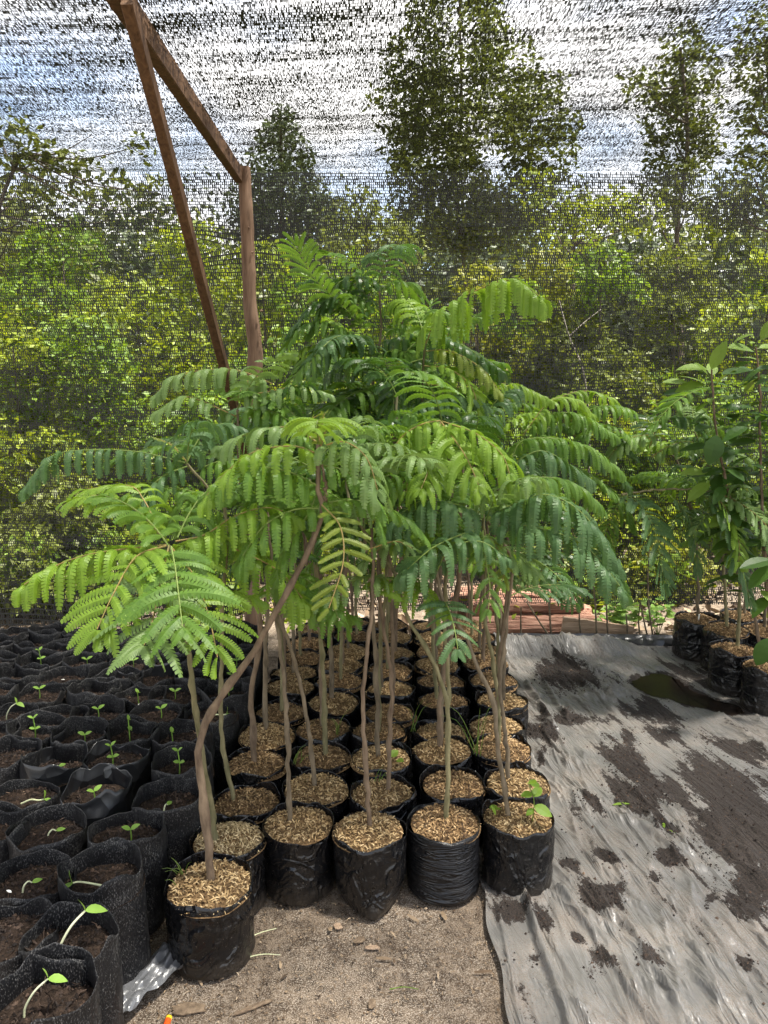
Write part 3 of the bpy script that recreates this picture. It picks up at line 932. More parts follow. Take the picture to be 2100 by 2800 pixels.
# hero fronds: photo pixel rachis, (depth at base, depth at tip), pinna length, droop, leaf
HF = {
    'near_left': [   # drooping bright crown at the left front
        ([(455, 1490), (380, 1497), (250, 1515), (140, 1552), (58, 1604)], (1.78, 1.66), .125, 1.5, 'bright'),
        ([(455, 1492), (373, 1522), (312, 1620), (262, 1728)], (1.76, 1.58), .135, .45, 'bright'),
        ([(462, 1492), (437, 1598), (416, 1700), (392, 1770)], (1.72, 1.52), .150, .55, 'pale'),
        ([(468, 1494), (480, 1560), (490, 1640), (500, 1720)], (1.70, 1.52), .130, .5, 'mid'),
        ([(468, 1496), (530, 1575), (572, 1690), (596, 1805)], (1.78, 1.62), .110, .45, 'bright'),
        ([(450, 1475), (380, 1401), (285, 1357), (200, 1366)], (1.82, 1.88), .105, .75, 'bright'),
        ([(430, 1440), (395, 1370), (350, 1328), (215, 1340)], (1.86, 2.0), .090, .7, 'bright'),
        ([(480, 1480), (560, 1462), (640, 1412), (730, 1388), (805, 1410)], (1.80, 1.86), .120, 1.2, 'bright'),
        ([(485, 1470), (520, 1400), (570, 1340), (640, 1330)], (1.82, 1.95), .10, .8, 'mid'),
    ],
    'near_lean': [   # crown on the long stem leaning right
        ([(866, 1240), (800, 1220), (690, 1238), (600, 1310), (562, 1360)], (1.86, 1.80), .120, 1.3, 'bright'),
        ([(872, 1330), (790, 1290), (700, 1280), (600, 1325)], (1.86, 1.80), .125, 1.2, 'mid'),
        ([(880, 1380), (930, 1440), (938, 1540), (897, 1670)], (1.82, 1.68), .075, .25, 'yellow'),
        ([(870, 1225), (940, 1208), (1002, 1252), (1034, 1345)], (1.86, 1.80), .120, 1.2, 'pale'),
        ([(872, 1270), (950, 1290), (1010, 1350), (1035, 1440)], (1.88, 1.90), .125, 1.0, 'mid'),
        ([(870, 1390), (800, 1395), (720, 1440), (660, 1525)], (1.86, 1.78), .12, 1.2, 'mid'),
        ([(868, 1210), (800, 1170), (700, 1178), (610, 1220)], (1.92, 2.0), .11, 1.1, 'pale'),
        ([(880, 1300), (850, 1390), (800, 1470), (760, 1560)], (1.9, 1.86), .11, 1.0, 'mid'),
        ([(876, 1220), (868, 1175), (850, 1150), (872, 1135)], (1.86, 1.86), .035, .3, 'yellow'),
        ([(878, 1220), (890, 1180), (905, 1158), (918, 1160)], (1.86, 1.86), .035, .3, 'yellow'),
        ([(874, 1215), (880, 1170), (884, 1140), (890, 1130)], (1.88, 1.88), .03, .3, 'yellow'),
    ],
    (1, 0): [
        ([(506, 1265), (380, 1236), (250, 1230), (140, 1248), (68, 1332)], (2.2, 2.05), .105, 1.7, 'blue'),
        ([(512, 1275), (450, 1300), (400, 1345), (370, 1410)], (2.2, 2.1), .10, 1.3, 'blue'),
        ([(510, 1262), (470, 1218), (425, 1198)], (2.2, 2.2), .02, .3, 'yellow'),
        ([(530, 1290), (600, 1262), (690, 1262), (760, 1320)], (2.22, 2.25), .11, 1.2, 'mid'),
        ([(512, 1262), (545, 1200), (600, 1160), (660, 1170)], (2.22, 2.3), .11, 1.0, 'blue'),
        ([(616, 1410), (560, 1380), (500, 1370), (470, 1420)], (2.25, 2.2), .11, 1.3, 'mid'),
    ],
    (2, 0): [
        ([(745, 1050), (670, 1018), (600, 1009), (480, 1028), (428, 1076)], (2.5, 2.45), .115, 1.3, 'pale'),
        ([(648, 1140), (560, 1100), (500, 1085), (440, 1118)], (2.45, 2.4), .105, .9, 'pale'),
        ([(650, 1085), (740, 1070), (820, 1055), (890, 1075)], (2.45, 2.45), .105, 1.0, 'pale'),
        ([(645, 1170), (580, 1160), (520, 1190), (480, 1260)], (2.45, 2.4), .115, 1.1, 'mid'),
        ([(650, 1130), (720, 1120), (790, 1150), (840, 1210)], (2.45, 2.4), .115, 1.1, 'mid'),
        ([(648, 1100), (662, 1060), (680, 1040)], (2.45, 2.5), .05, .5, 'bright'),
    ],
    (1, 1): [
        ([(640, 1500), (720, 1536), (775, 1572), (830, 1640)], (2.05, 2.0), .135, 1.7, 'bright'),
        ([(720, 1420), (640, 1440), (590, 1490), (560, 1560)], (2.15, 2.1), .12, 1.3, 'mid'),
        ([(740, 1560), (830, 1580), (900, 1640), (930, 1700)], (2.15, 2.0), .14, 1.3, 'mid'),
    ],
    (0, 1): [
        ([(1005, 1420), (1080, 1440), (1140, 1500), (1160, 1580)], (2.1, 2.1), .11, 1.2, 'blue'),
        ([(1000, 1340), (1060, 1300), (1130, 1290), (1180, 1330)], (2.1, 2.2), .11, 1.2, 'mid'),
        ([(985, 1480), (1010, 1500), (1080, 1480), (1130, 1500)], (2.02, 2.0), .07, .6, 'pale'),
    ],
    (1, 3): [
        ([(1205, 1150), (1160, 1158), (1110, 1185), (1062, 1240)], (2.2, 2.15), .115, 1.3, 'bright'),
        ([(1205, 1152), (1245, 1205), (1280, 1260), (1310, 1330)], (2.2, 2.05), .13, 1.0, 'bright'),
        ([(1210, 1152), (1300, 1185), (1370, 1240), (1395, 1300)], (2.2, 2.1), .12, 1.1, 'bright'),
        ([(1204, 1155), (1190, 1220), (1170, 1290), (1150, 1340)], (2.2, 2.05), .115, .9, 'bright'),
        ([(1205, 1200), (1150, 1230), (1120, 1290), (1110, 1350)], (2.2, 2.1), .11, 1.1, 'bright'),
    ],
    (1, 4): [
        ([(1330, 1425), (1400, 1380), (1493, 1352), (1594, 1405), (1692, 1540)], (2.2, 2.05), .150, 1.4, 'blue'),
        ([(1335, 1440), (1430, 1436), (1560, 1470), (1640, 1530), (1700, 1610)], (2.15, 2.0), .140, 1.3, 'blue'),
        ([(1300, 1450), (1252, 1465), (1180, 1500), (1110, 1560)], (2.1, 1.95), .150, 1.4, 'blue'),
        ([(1310, 1400), (1230, 1375), (1150, 1370), (1080, 1420)], (2.15, 2.1), .145, 1.3, 'blue'),
        ([(1340, 1380), (1450, 1310), (1560, 1318), (1640, 1385)], (2.3, 2.35), .115, 1.1, 'mid'),
        ([(1320, 1450), (1330, 1540), (1340, 1610), (1335, 1670)], (2.1, 2.0), .085, .8, 'mid'),
        ([(1340, 1470), (1380, 1540), (1370, 1600)], (2.15, 2.1), .06, .6, 'yellow'),
    ],
    (3, 4): [
        ([(1400, 1250), (1430, 1205), (1530, 1200), (1620, 1230), (1695, 1290)], (2.7, 2.75), .12, 1.2, 'mid'),
        ([(1390, 1290), (1440, 1245), (1500, 1237), (1607, 1305)], (2.65, 2.65), .13, 1.3, 'blue'),
        ([(1395, 1300), (1480, 1330), (1530, 1390), (1550, 1460)], (2.65, 2.6), .11, .9, 'mid'),
    ],
    (5, 4): [
        ([(1430, 1180), (1520, 1130), (1600, 1140), (1680, 1190)], (3.1, 3.1), .12, 1.1, 'mid'),
        ([(1430, 1190), (1500, 1100), (1560, 1090), (1610, 1130)], (3.1, 3.2), .11, .9, 'bright'),
        ([(1440, 1230), (1560, 1220), (1660, 1260), (1720, 1330)], (3.1, 3.1), .12, 1.1, 'dark'),
    ],
    (7, 4): [
        ([(1460, 1180), (1560, 1160), (1660, 1180), (1730, 1240)], (3.5, 3.5), .12, 1.0, 'dark'),
        ([(1480, 1250), (1600, 1290), (1690, 1360), (1730, 1440)], (3.5, 3.4), .12, .8, 'mid'),
        ([(1500, 1100), (1580, 1070), (1650, 1080), (1700, 1120)], (3.5, 3.6), .11, .9, 'bright'),
    ],
    (0, 3): [
        ([(1195, 1560), (1230, 1500), (1310, 1480), (1380, 1520)], (2.05, 2.0), .10, 1.2, 'blue'),
        ([(1195, 1560), (1140, 1500), (1060, 1490), (1000, 1530)], (2.1, 2.1), .10, 1.0, 'pale'),
    ],
    (5, 2): [
        ([(1015, 915), (930, 830), (855, 755), (810, 668)], (2.98, 2.8), .150, .45, 'mid', .018),
        ([(1020, 950), (930, 900), (840, 885), (780, 950)], (3.0, 2.9), .135, .8, 'mid', .018),
        ([(1038, 940), (1130, 918), (1240, 932), (1372, 1012)], (3.0, 2.75), .140, 1.4, 'dark'),
        ([(1032, 935), (950, 918), (880, 948), (840, 1010)], (3.0, 2.8), .135, 1.0, 'blue'),
        ([(1028, 1000), (930, 960), (850, 980), (790, 1050)], (2.95, 2.8), .145, 1.1, 'mid', .018),
        ([(1036, 800), (990, 760), (930, 770), (890, 830)], (3.05, 2.95), .13, .8, 'dark'),
        ([(1040, 800), (1080, 770), (1130, 790), (1160, 850)], (3.05, 3.1), .13, .8, 'mid'),
        ([(1036, 790), (1040, 750), (1070, 730)], (3.05, 3.05), .07, .5, 'bright'),
        ([(1040, 860), (960, 810), (900, 820), (850, 900)], (3.05, 3.0), .13, .8, 'mid'),
        ([(1030, 880), (950, 830), (870, 830), (800, 900)], (3.02, 2.95), .14, .6, 'dark', .018),
        ([(1036, 860), (1080, 830), (1140, 850), (1190, 920)], (3.05, 3.0), .13, .8, 'mid'),
        ([(1030, 980), (1090, 960), (1150, 990), (1180, 1060)], (2.95, 2.8), .14, .9, 'mid'),
        ([(1020, 960), (900, 940), (820, 960), (760, 1010)], (3.0, 2.95), .13, 1.0, 'bright', .018),
        ([(1030, 820), (980, 740), (920, 700), (870, 690)], (3.05, 3.1), .12, .5, 'mid', .018),
        ([(1026, 1040), (1100, 1040), (1160, 1090), (1190, 1160)], (2.95, 2.8), .14, 1.0, 'dark'),
        ([(1026, 1060), (960, 1080), (900, 1130), (880, 1190)], (2.95, 2.75), .14, 1.0, 'mid'),
    ],
    (4, 3): [
        ([(1165, 940), (1200, 862), (1290, 800), (1400, 766), (1482, 815)], (2.75, 2.55), .175, 1.8, 'bright'),
        ([(1165, 960), (1230, 960), (1320, 1010), (1370, 1080)], (2.75, 2.7), .12, 1.0, 'yellow'),
        ([(1160, 1000), (1230, 1010), (1290, 1060), (1310, 1140)], (2.7, 2.6), .12, .6, 'bright'),
        ([(1162, 980), (1110, 1000), (1080, 1060), (1075, 1130)], (2.75, 2.7), .12, .8, 'dark'),
        ([(1165, 1050), (1270, 1060), (1400, 1050), (1500, 1090)], (2.8, 2.8), .11, 1.2, 'bright'),
        ([(1165, 935), (1150, 880), (1180, 830)], (2.75, 2.8), .08, .5, 'mid'),
    ],
}


def add_fronds(crown, defs, lod=15):
    for (pp, (d0, d1), pl, kd, leaf, *fine) in defs:
        m = len(pp)
        pts = [at(x, y, d0 + (d1 - d0) * i / (m - 1)) for i, (x, y) in enumerate(pp)]
        L = float(np.sum(np.linalg.norm(np.diff(np.array(pts), axis=0), axis=1)))
        wd = fine[0] if fine else (0.0225 if pl > 0.05 else 0.008)
        n = int(np.clip(L / (wd * 1.18), 6, 28))
        mb = MB()
        frond(mb, pts, pl, n, kd, wd * (1 if fine else min(1.3, pl / 0.12)) if pl > 0.05 else wd, lod, 0, 1, start=0.10, ang=66 if kd < 1 else 74)
        f = mb.build('frond', [LEAF[leaf], M_RACHIS if leaf in ('bright', 'yellow', 'pale') else M_RACHISG], crown)


def filler(mb, ptop, stem, leafidx, count, Lr, pl, M, el=(0.1, 0.8), sag=(0.7, 1.5), span=0.35):
    n = len(stem)
    az = random.uniform(0, 2 * pi)
    for j in range(count):
        fr = j / max(count - 1, 1)
        i = int((1 - span * (1 - fr)) * (n - 1))
        az += 2.4 + random.uniform(-0.4, 0.4)
        L = random.uniform(*Lr) * (0.75 + 0.35 * math.sin(pi * (0.15 + 0.7 * fr)))
        e = el[0] + (el[1] - el[0]) * fr + random.uniform(-0.15, 0.15)
        pts = arching(stem[i], az, e, L, random.uniform(*sag))
        frond(mb, pts, pl * random.uniform(0.85, 1.1), int(np.clip(L / 0.027, 7, 16)), random.uniform(0.5, 1.2), 0.0215, M, leafidx[j % len(leafidx)], 3, start=0.14)


def make_bag(root, i, kind, z=0.0):
    """grow bag + mulch under a thing"""
    b = link('grow_bag', BAGS[i % 5] if isinstance(i, int) else i, root)
    b.rotation_euler = (0, 0, random.uniform(0, 6.28) if isinstance(i, int) else .1)
    m = link('mulch', MULCH[kind], root)
    m.rotation_euler = (random.uniform(-.05, .05), random.uniform(-.05, .05), random.uniform(0, 6.28))
    m.location = (0, 0, random.uniform(-.012, .004))
    return b, m


LEAFSETS = [('mid', 'bright', 'dark'), ('blue', 'mid', 'pale'), ('bright', 'mid', 'pale'), ('dark', 'mid', 'blue'), ('pale', 'bright', 'mid')]
SHADESETS = [('dark', 'mid', 'dark'), ('dark', 'blue', 'mid'), ('mid', 'dark', 'bright'), ('blue', 'dark', 'mid')]  # darker leaf colours for the back rows, painting in shade inside the canopy
GRP = 'feathery-leaved saplings in black mulch bags'


def local(pts, loc):
    return [np.asarray(p) - np.array(loc) for p in pts]


def to_local(o, loc):
    """a mesh built in world coordinates, put under a thing at loc"""
    o.location = tuple(-float(c) for c in loc)
    return o


def sapling(loc, label, path, hero=(), leafs=('mid', 'bright', 'dark'), count=7, Lr=(.3, .46), pl=.11, M=9, r0=.0092, r1=.0045, kind=0, bark=None, bi=0,
            group=GRP, zrot=0.0, span=.35, twig=None, size=1.0):
    root = thing('potted_sapling', label, 'sapling', loc, 0, group)
    b, m = make_bag(root, bi, kind)
    if size != 1.0:
        b.scale = m.scale = (size, size, 1.0 + (size - 1) * 0.6)
    sm = MB()
    c = stem_tube(sm, path, r0, r1)
    if twig:
        for t in twig:
            stem_tube(sm, t, r1 * 1.1, r1 * 0.5)
    to_local(sm.build('stem', bark or M_STEM, root, True), loc)
    crown = None
    if count:
        mb = MB()
        filler(mb, path[-1], c, (0, 1, 2), count, Lr, pl, M, (.25, .95) if size == 1.0 else (.1, .8), span=span)
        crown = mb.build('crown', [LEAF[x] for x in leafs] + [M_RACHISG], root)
        to_local(crown, loc)
    if hero:
        if crown is None:
            crown = link('crown', None, root)
            to_local(crown, loc)
        add_fronds(crown, hero)
    return root


SPECIAL = {
    (0, 0): 'slim straight sapling in a plain black bag, front row, beside the lone nearest bag',
    (0, 1): 'sapling in the black bag with a pinched pointed foot, middle of the front row',
    (0, 2): 'sapling leaning left from the tightly wrinkled shiny black bag in the front row',
    (0, 3): 'sapling with a round-leaved weed at its foot, front bag on the plastic sheet edge',
    (1, 0): 'sapling whose long blue-green frond reaches far left across the net, second row',
    (5, 2): 'tallest dark sapling rising above all the others in the middle of the block',
    (4, 3): 'tall sapling holding up the large bright frond that arches right before the net',
    (1, 3): 'sapling topped by a bright green umbrella of fronds, second row near the sheet',
    (1, 4): 'sapling with big blue-green drooping fronds overhanging the plastic sheet, second row',
    (2, 0): 'sapling with pale grey-green fronds crossing the wooden post, third row beside the seedlings',
}
TOPZ = {0: 1.10, 1: 1.14, 2: 1.20, 3: 1.22, 4: 1.22, 5: 1.26, 6: 1.30, 7: 1.34, 8: 1.34, 9: 1.32}
COLADD = [-.02, .05, .10, .04, -.06]
bagcount = 0
SAP = {}
for r, row in GRID.items():
    for ci, (zx, zy) in enumerate(row):
        col = ci + (1 if r == 0 else 0)
        key = (r, ci)
        g = gnd(*Z7(zx, zy), BAG_H + 0.004)
        loc = (g[0], g[1], 0.0 if g[0] < 0.25 else 0.004)
        kind = [0, 1, 0, 1, 4, 5][bagcount % 6] if r > 0 else [2, 0, 1, 5][ci]
        lab = SPECIAL.get(key)
        if lab is None:
            lab = 'sapling in mulched black bag, %s row from the front, %s' % (ROWN[r], COLN[col]) if r < 9 else 'sapling in mulched black bag, back row by the net, %s' % COLN[col]
        base = np.array((g[0] + random.uniform(-.02, .02), g[1] + random.uniform(-.015, .02), BAG_H - 0.01))
        hero = HF.get(key, ())
        if key in HSTEM:
            hs = HSTEM[key]
            path = [at(x, y, g[1] + dd) for (x, y, dd) in hs]
            path[0][2] = BAG_H - 0.01
            path = [path[0] - np.array((0, 0, .02))] + path
        else:
            tz = TOPZ[r] + COLADD[col] + random.uniform(-.12, .10)
            if r >= 4 and col in (2, 3):
                tz += random.uniform(0.02, 0.20) if r < 8 else 0
            dx, dy = random.uniform(-.10, .10), random.uniform(-.10, .10)
            path = [base, base + (dx * .1, dy * .2, .25 * (tz - .2)), base + (dx * .5 + random.uniform(-.03, .03), dy * .5, .55 * (tz - .2)), base + (dx, dy, .8 * (tz - .2)), base + (dx * 1.2, dy, tz - .2)]
        cnt = (5 if r < 5 else 6) if not hero else (3 if key not in ((5, 2),) else 8)
        if r == 0:
            cnt = 3 if key != (0, 2) else 4
        ls = LEAFSETS[(r * 3 + ci * 2) % 5] if r < 3 else SHADESETS[(r + ci * 2) % 4]
        bark = (M_STEM, M_STEMG, M_STEMR)[(r + ci * 2) % 3]
        big = 1.0 + .4 * (r in (2, 3, 4, 6)) * random.random()
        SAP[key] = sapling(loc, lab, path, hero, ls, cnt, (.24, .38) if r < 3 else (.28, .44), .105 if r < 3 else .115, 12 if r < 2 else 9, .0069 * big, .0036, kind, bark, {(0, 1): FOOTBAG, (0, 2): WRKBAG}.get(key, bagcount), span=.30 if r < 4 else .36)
        bagcount += 1

# front-left pair
g = gnd(572, 2408, BAG_H + 0.004)
loc0 = (g[0], g[1], 0)
path = [at(576, 2412, g[1] + 0.0), at(572, 2330, g[1]), at(560, 2230, g[1]), at(543, 2100, g[1]), at(548, 2010, g[1]), at(600, 1912, g[1] + .02), at(700, 1772, g[1] + .05),
        at(800, 1600, g[1] + .06), at(862, 1470, g[1] + .08), at(884, 1400, g[1] + .09), at(872, 1300, g[1] + .09), at(874, 1215, g[1] + .09)]
path[0][2] = BAG_H - .01
tw = [[at(882, 1410, g[1] + .09), at(893, 1350, g[1] + .09), at(884, 1270, g[1] + .09)]]
s = sapling(loc0, 'nearest sapling, its long bare stem leaning right from a black bag of tan husk', path, HF['near_lean'], ('mid', 'pale', 'bright'), 3, (.24, .34), .105, 13, .0105, .005, 0, M_STEMR, 2, span=.12, twig=tw, size=1.05)
gm = MB()
for i in range(7):
    b0 = np.array((-0.075 + random.uniform(-.012, .012), 0.01 + random.uniform(-.03, .03), BAG_H - .005))
    e = b0 + np.array((random.uniform(-.05, .03), random.uniform(-.03, .02), random.uniform(.02, .05)))
    tube(gm, spline([b0, (b0 + e) / 2 + (0, 0, .012), e], 6), np.linspace(.0013, .0005, 6), 4, 0, False)
gm.build('grass_tuft', M_GRASS, s)
g = gnd(622, 2284, BAG_H + 0.004)
loc1 = (g[0], g[1], 0)
path = [at(588, 2268, g[1] - .02), at(578, 2200, g[1] - .03), at(552, 2090, g[1] - .08), at(543, 2000, g[1] - .1), at(528, 1900, g[1] - .12), at(512, 1790, g[1] - .14), at(506, 1700, g[1] - .16), at(492, 1600, g[1] - .18), at(460, 1492, g[1] - .2)]
path[0][2] = BAG_H - .01
sapling(loc1, 'sapling with the bright yellow-green drooping crown at the left front, in a pale husk bag', path, HF['near_left'], ('bright', 'mid', 'pale'), 2, (.2, .28), .10, 14, .0085, .0045, 3, M_STEMG, 3, span=.15)

# round-leaved weed in the corner bag, grass in others


def oval_leaf(mb, p, d, nrm_, L, W, mi=0, cup=0.12, curl=0.25):
    d = nrm(np.asarray(d, float)[None])[0]
    s = nrm(np.cross(d, nrm_)[None])[0]
    u = np.cross(s, d)
    ts = np.array([0, .12, .3, .5, .7, .88, 1.0])
    hw = np.array([.03, .55, .92, 1.0, .82, .42, .02]) * W / 2
    c = np.asarray(p)[None] + d * (ts * L)[:, None] - u * (curl * L * ts ** 2)[:, None]
    v = np.stack([c + s * hw[:, None] + u * cup * hw[:, None], c, c - s * hw[:, None] + u * cup * hw[:, None]], 1)
    mb.add(v, grid_faces(7, 3), mi)


wm = MB()
b0 = np.array((.035, -.03, BAG_H))
st = spline([b0, b0 + (.0, -.01, .07), b0 + (-.02, -.02, .13)], 14)
tube(wm, st, .0016, 5, 1)
for (i, dx, dy, dz, L) in [(5, .05, -.03, -.01, .055), (9, -.05, -.02, .01, .036), (13, .01, -.05, .04, .046), (13, .05, .01, -.01, .04), (8, .03, .03, .02, .045), (4, -.04, -.03, -.01, .03)]:
    oval_leaf(wm, st[i], (dx, dy, dz), (0, -.6, 1), L, L * .62, 0)
wm2 = MB()
for (dx, dy) in [(-.08, .01), (-.07, -.02), (-.06, .03)]:
    oval_leaf(wm2, (dx, dy, BAG_H + .012), (random.uniform(-1, 1), random.uniform(-1, 1), .4), (0, 0, 1), .03, .018, 0)
wm.build('weed', [LEAF['bright'], M_GRASS], SAP[(0, 3)])
wm2.build('weed_leaves', LEAF['bright'], SAP[(0, 3)])


def grass_in(key, x, y, n, h):
    gm = MB()
    for i in range(n):
        b0 = np.array((x + random.uniform(-.02, .02), y + random.uniform(-.02, .02), BAG_H - .008))
        e = b0 + np.array((random.uniform(-.6, .6) * h, random.uniform(-.5, .3) * h, h * random.uniform(.5, 1)))
        tube(gm, spline([b0, b0 * .5 + e * .5 + (0, 0, .2 * h), e], 8), np.linspace(.0016, .0004, 8), 4, 0, False)
    gm.build('grass_tuft', M_GRASS, SAP[key])


grass_in((2, 4), -.10, -.05, 6, .22)
grass_in((3, 3), -.09, 0, 3, .16)
grass_in((3, 1), .05, -.03, 5, .09)
grass_in((2, 1), -.07, -.04, 5, .07)
grass_in((1, 2), -.02, .06, 4, .06)
wm = MB()
oval_leaf(wm, (.03, -.03, BAG_H + .016), (.6, .5, .5), (0, -.4, 1), .035, .03)
oval_leaf(wm, (.05, -.05, BAG_H + .016), (.5, -.6, .3), (0, -.4, 1), .03, .024)
tube(wm, [(.03, -.03, BAG_H + .016), (.035, -.037, BAG_H - .006)], .0012, 4, 0, False)
oval_leaf(wm, (.035, -.037, BAG_H), (-.5, -.4, .3), (0, -.4, 1), .02, .014)
wm.build('weed', M_BROADY, SAP[(2, 2)])

# ------------------------------------------------------------------ seedling bags (left)
SPR = []


def sprout_mesh(kind):
    mb, lf = MB(), []
    if kind == 'arching':
        pts = spline([(0, 0, 0), (.004, 0, .025), (.022, -.004, .055), (.045, -.006, .072)], 14)
    elif kind == 'upright':
        pts = spline([(0, 0, 0), (.003, 0, .02), (.002, .002, .045)], 10)
    elif kind == 'lying':
        pts = spline([(0, 0, .004), (-.025, -.004, .016), (-.05, 0, .020), (-.062, -.004, .022)], 12)
    elif kind == 'curled':
        pts = spline([(0, 0, 0), (.004, 0, .016), (.014, .002, .024), (.022, .002, .018)], 12)
    else:
        pts = spline([(0, 0, 0), (.002, 0, .04), (-.002, .002, .085)], 12)
    tube(mb, pts, np.linspace(.0024, .0018, len(pts)), 6, 0)
    stem = mb.mesh('shoot', M_PALE if kind in ('arching', 'lying', 'curled') else M_SPROUT, True)
    e = pts[-1]
    spec = {
        'arching': [(e, (.8, -.3, .1), (0, -.2, 1), .032, .019, .5), (e, (-.1, .3, .9), (1, 0, .3), .022, .014, .25)],
        'upright': [(e, (.8, -.2, .6), (0, -.4, 1), .028, .016, .25), (e, (-.7, -.1, .6), (0, -.4, 1), .026, .016, .25)],
        'lying': [(e, (-.4, 0, .9), (-1, -.3, .5), .026, .018, .25), (e, (-.8, -.4, -.1), (0, 0, 1), .024, .015, .25)],
        'curled': [(e, (.8, .1, .15), (0, -.3, 1), .024, .014, .25)],
        'two-tier': [(e, (.5, -.2, .7), (0, -.4, 1), .022, .012, .25), (e, (-.6, -.2, .6), (0, -.4, 1), .022, .012, .25), (pts[6], (.5, -.3, .3), (0, -.4, 1), .022, .016, .25), (pts[6], (-.6, -.2, .3), (0, -.4, 1), .02, .015, .25)],
    }[kind]
    lfs = []
    for (p, d, nn, L, W, cu) in spec:
        q = MB()
        oval_leaf(q, p, d, nn, L, W, 0, curl=cu)
        lfs.append(q.mesh('leaf', M_SPROUT, True))
    return stem, lfs


SPROUT = {k_: sprout_mesh(k_) for k_ in ('arching', 'upright', 'lying', 'curled', 'two-tier')}
sl = MB()
oval_leaf(sl, (0, 0, 0), (1, 0, .1), (0, 0, 1), .014, .008)
SEEDLEAF = sl.mesh('seed', M_SEED, True)
ZZ6 = lambda x, y: (x * .42195, 2100 + y * .42195)
ZZ5 = lambda x, y: (x * .42195, 1600 + y * .42195)
# (rim-centre photo pixel, sprout kind, sprout offset, rotation)
NEAR = [
    [(ZZ6(290, 1440), 'arching', (-.035, -.02), .5, 0), (ZZ6(440, 1070), 'arching', (-.012, -.03), .75, 0), (ZZ6(672, 650), 'lying', (.01, -.01), .15, 0), (ZZ6(800, 375), 'upright', (.02, -.01), .4, 0),
     (ZZ6(1080, 155), 'curled', (.0, -.04), 1.2, 0), (ZZ5(1185, 1130), 'two-tier', (-.01, -.01), 0, 0), (ZZ5(1165, 930), 'upright', (-.02, -.02), 2, 0), (ZZ5(1375, 790), 'lying', (-.02, .0), 2.9, 0),
     (ZZ5(1480, 680), 'upright', (0, 0), 1, 0), (ZZ5(1500, 575), 'upright', (0, .0), .3, 0), (ZZ5(1530, 480), 'two-tier', (0, 0), .3, 0), (ZZ5(1540, 405), None, (0, 0), 0, 0), (ZZ5(1560, 340), None, (0, 0), 0, 0), (ZZ5(1590, 270), None, (0, 0), 0, 0)],
    [(ZZ6(60, 1010), None, (0, 0), 0, 0), (ZZ6(200, 640), 'curled', (-.01, -.03), .5, 0), (ZZ6(300, 355), 'curled', (.0, .0), .4, 0), (ZZ6(600, 120), 'upright', (.01, -.02), .9, 1), (ZZ5(740, 1085), 'two-tier', (0, -.02), .5, 1), (ZZ5(850, 915), 'two-tier', (0, -.02), 2.1, 0),
     (ZZ5(1000, 800), 'upright', (.02, .01), .8, 0), (ZZ5(1130, 680), 'upright', (0, 0), .1, 0), (ZZ5(1290, 560), None, (0, 0), 0, 0), (ZZ5(1330, 470), None, (0, 0), 0, 0), (ZZ5(1370, 400), None, (0, 0), 0, 1), (ZZ5(1400, 335), None, (0, 0), 0, 0), (ZZ5(1440, 285), None, (0, 0), 0, 0)],
    [(ZZ6(150, 120), 'lying', (.0, -.02), 2.9, 0), (ZZ5(360, 1105), 'curled', (.0, -.03), .8, 1), (ZZ5(520, 945), 'upright', (.02, -.02), .2, 0), (ZZ5(650, 795), 'upright', (-.01, -.0), .7, 0), (ZZ5(900, 685), 'upright', (0, -.01), 2.2, 0), (ZZ5(1010, 570), None, (0, 0), 0, 0),
     (ZZ5(1090, 480), 'lying', (0, 0), 3, 1), (ZZ5(1150, 405), None, (0, 0), 0, 0), (ZZ5(1200, 340), None, (0, 0), 0, 0), (ZZ5(1250, 290), None, (0, 0), 0, 0)],
    [(ZZ6(-30, 330), None, (0, 0), 0, 0), (ZZ5(60, 1060), None, (0, 0), 0, 0), (ZZ5(240, 905), 'two-tier', (.0, -.02), .3, 0), (ZZ5(390, 815), None, (0, 0), 0, 0), (ZZ5(600, 655), None, (0, 0), 0, 0), (ZZ5(760, 575), None, (0, 0), 0, 0), (ZZ5(860, 480), 'upright', (0, 0), 0, 1),
     (ZZ5(930, 405), None, (0, 0), 0, 0), (ZZ5(990, 340), None, (0, 0), 0, 0), (ZZ5(1040, 290), None, (0, 0), 0, 0)],
    [(ZZ5(-60, 930), None, (0, 0), 0, 0), (ZZ5(70, 800), 'arching', (-.02, 0), 0, 0), (ZZ5(250, 665), 'upright', (0, 0), .5, 0), (ZZ5(410, 565), None, (0, 0), 0, 0), (ZZ5(560, 475), 'upright', (0, 0), .6, 0), (ZZ5(660, 400), None, (0, 0), 0, 0), (ZZ5(730, 340), None, (0, 0), 0, 0), (ZZ5(800, 290), None, (0, 0), 0, 0)],
    [(ZZ5(-60, 680), None, (0, 0), 0, 0), (ZZ5(130, 550), None, (0, 0), 0, 0), (ZZ5(260, 470), 'two-tier', (0, 0), 1, 0), (ZZ5(390, 405), None, (0, 0), 0, 0), (ZZ5(480, 340), None, (0, 0), 0, 0), (ZZ5(560, 295), None, (0, 0), 0, 0)],
    [(ZZ5(-20, 475), None, (0, 0), 0, 0), (ZZ5(110, 405), None, (0, 0), 0, 0), (ZZ5(230, 340), None, (0, 0), 0, 0), (ZZ5(320, 290), None, (0, 0), 0, 0)],
    [(ZZ5(-30, 345), None, (0, 0), 0, 0), (ZZ5(90, 290), None, (0, 0), 0, 0)],
]
CN = ['column touching the sapling block', 'second column from the saplings', 'third column from the saplings', 'fourth column from the saplings', 'fifth column from the saplings', 'sixth column from the saplings', 'seventh column from the saplings', 'eighth column from the saplings']
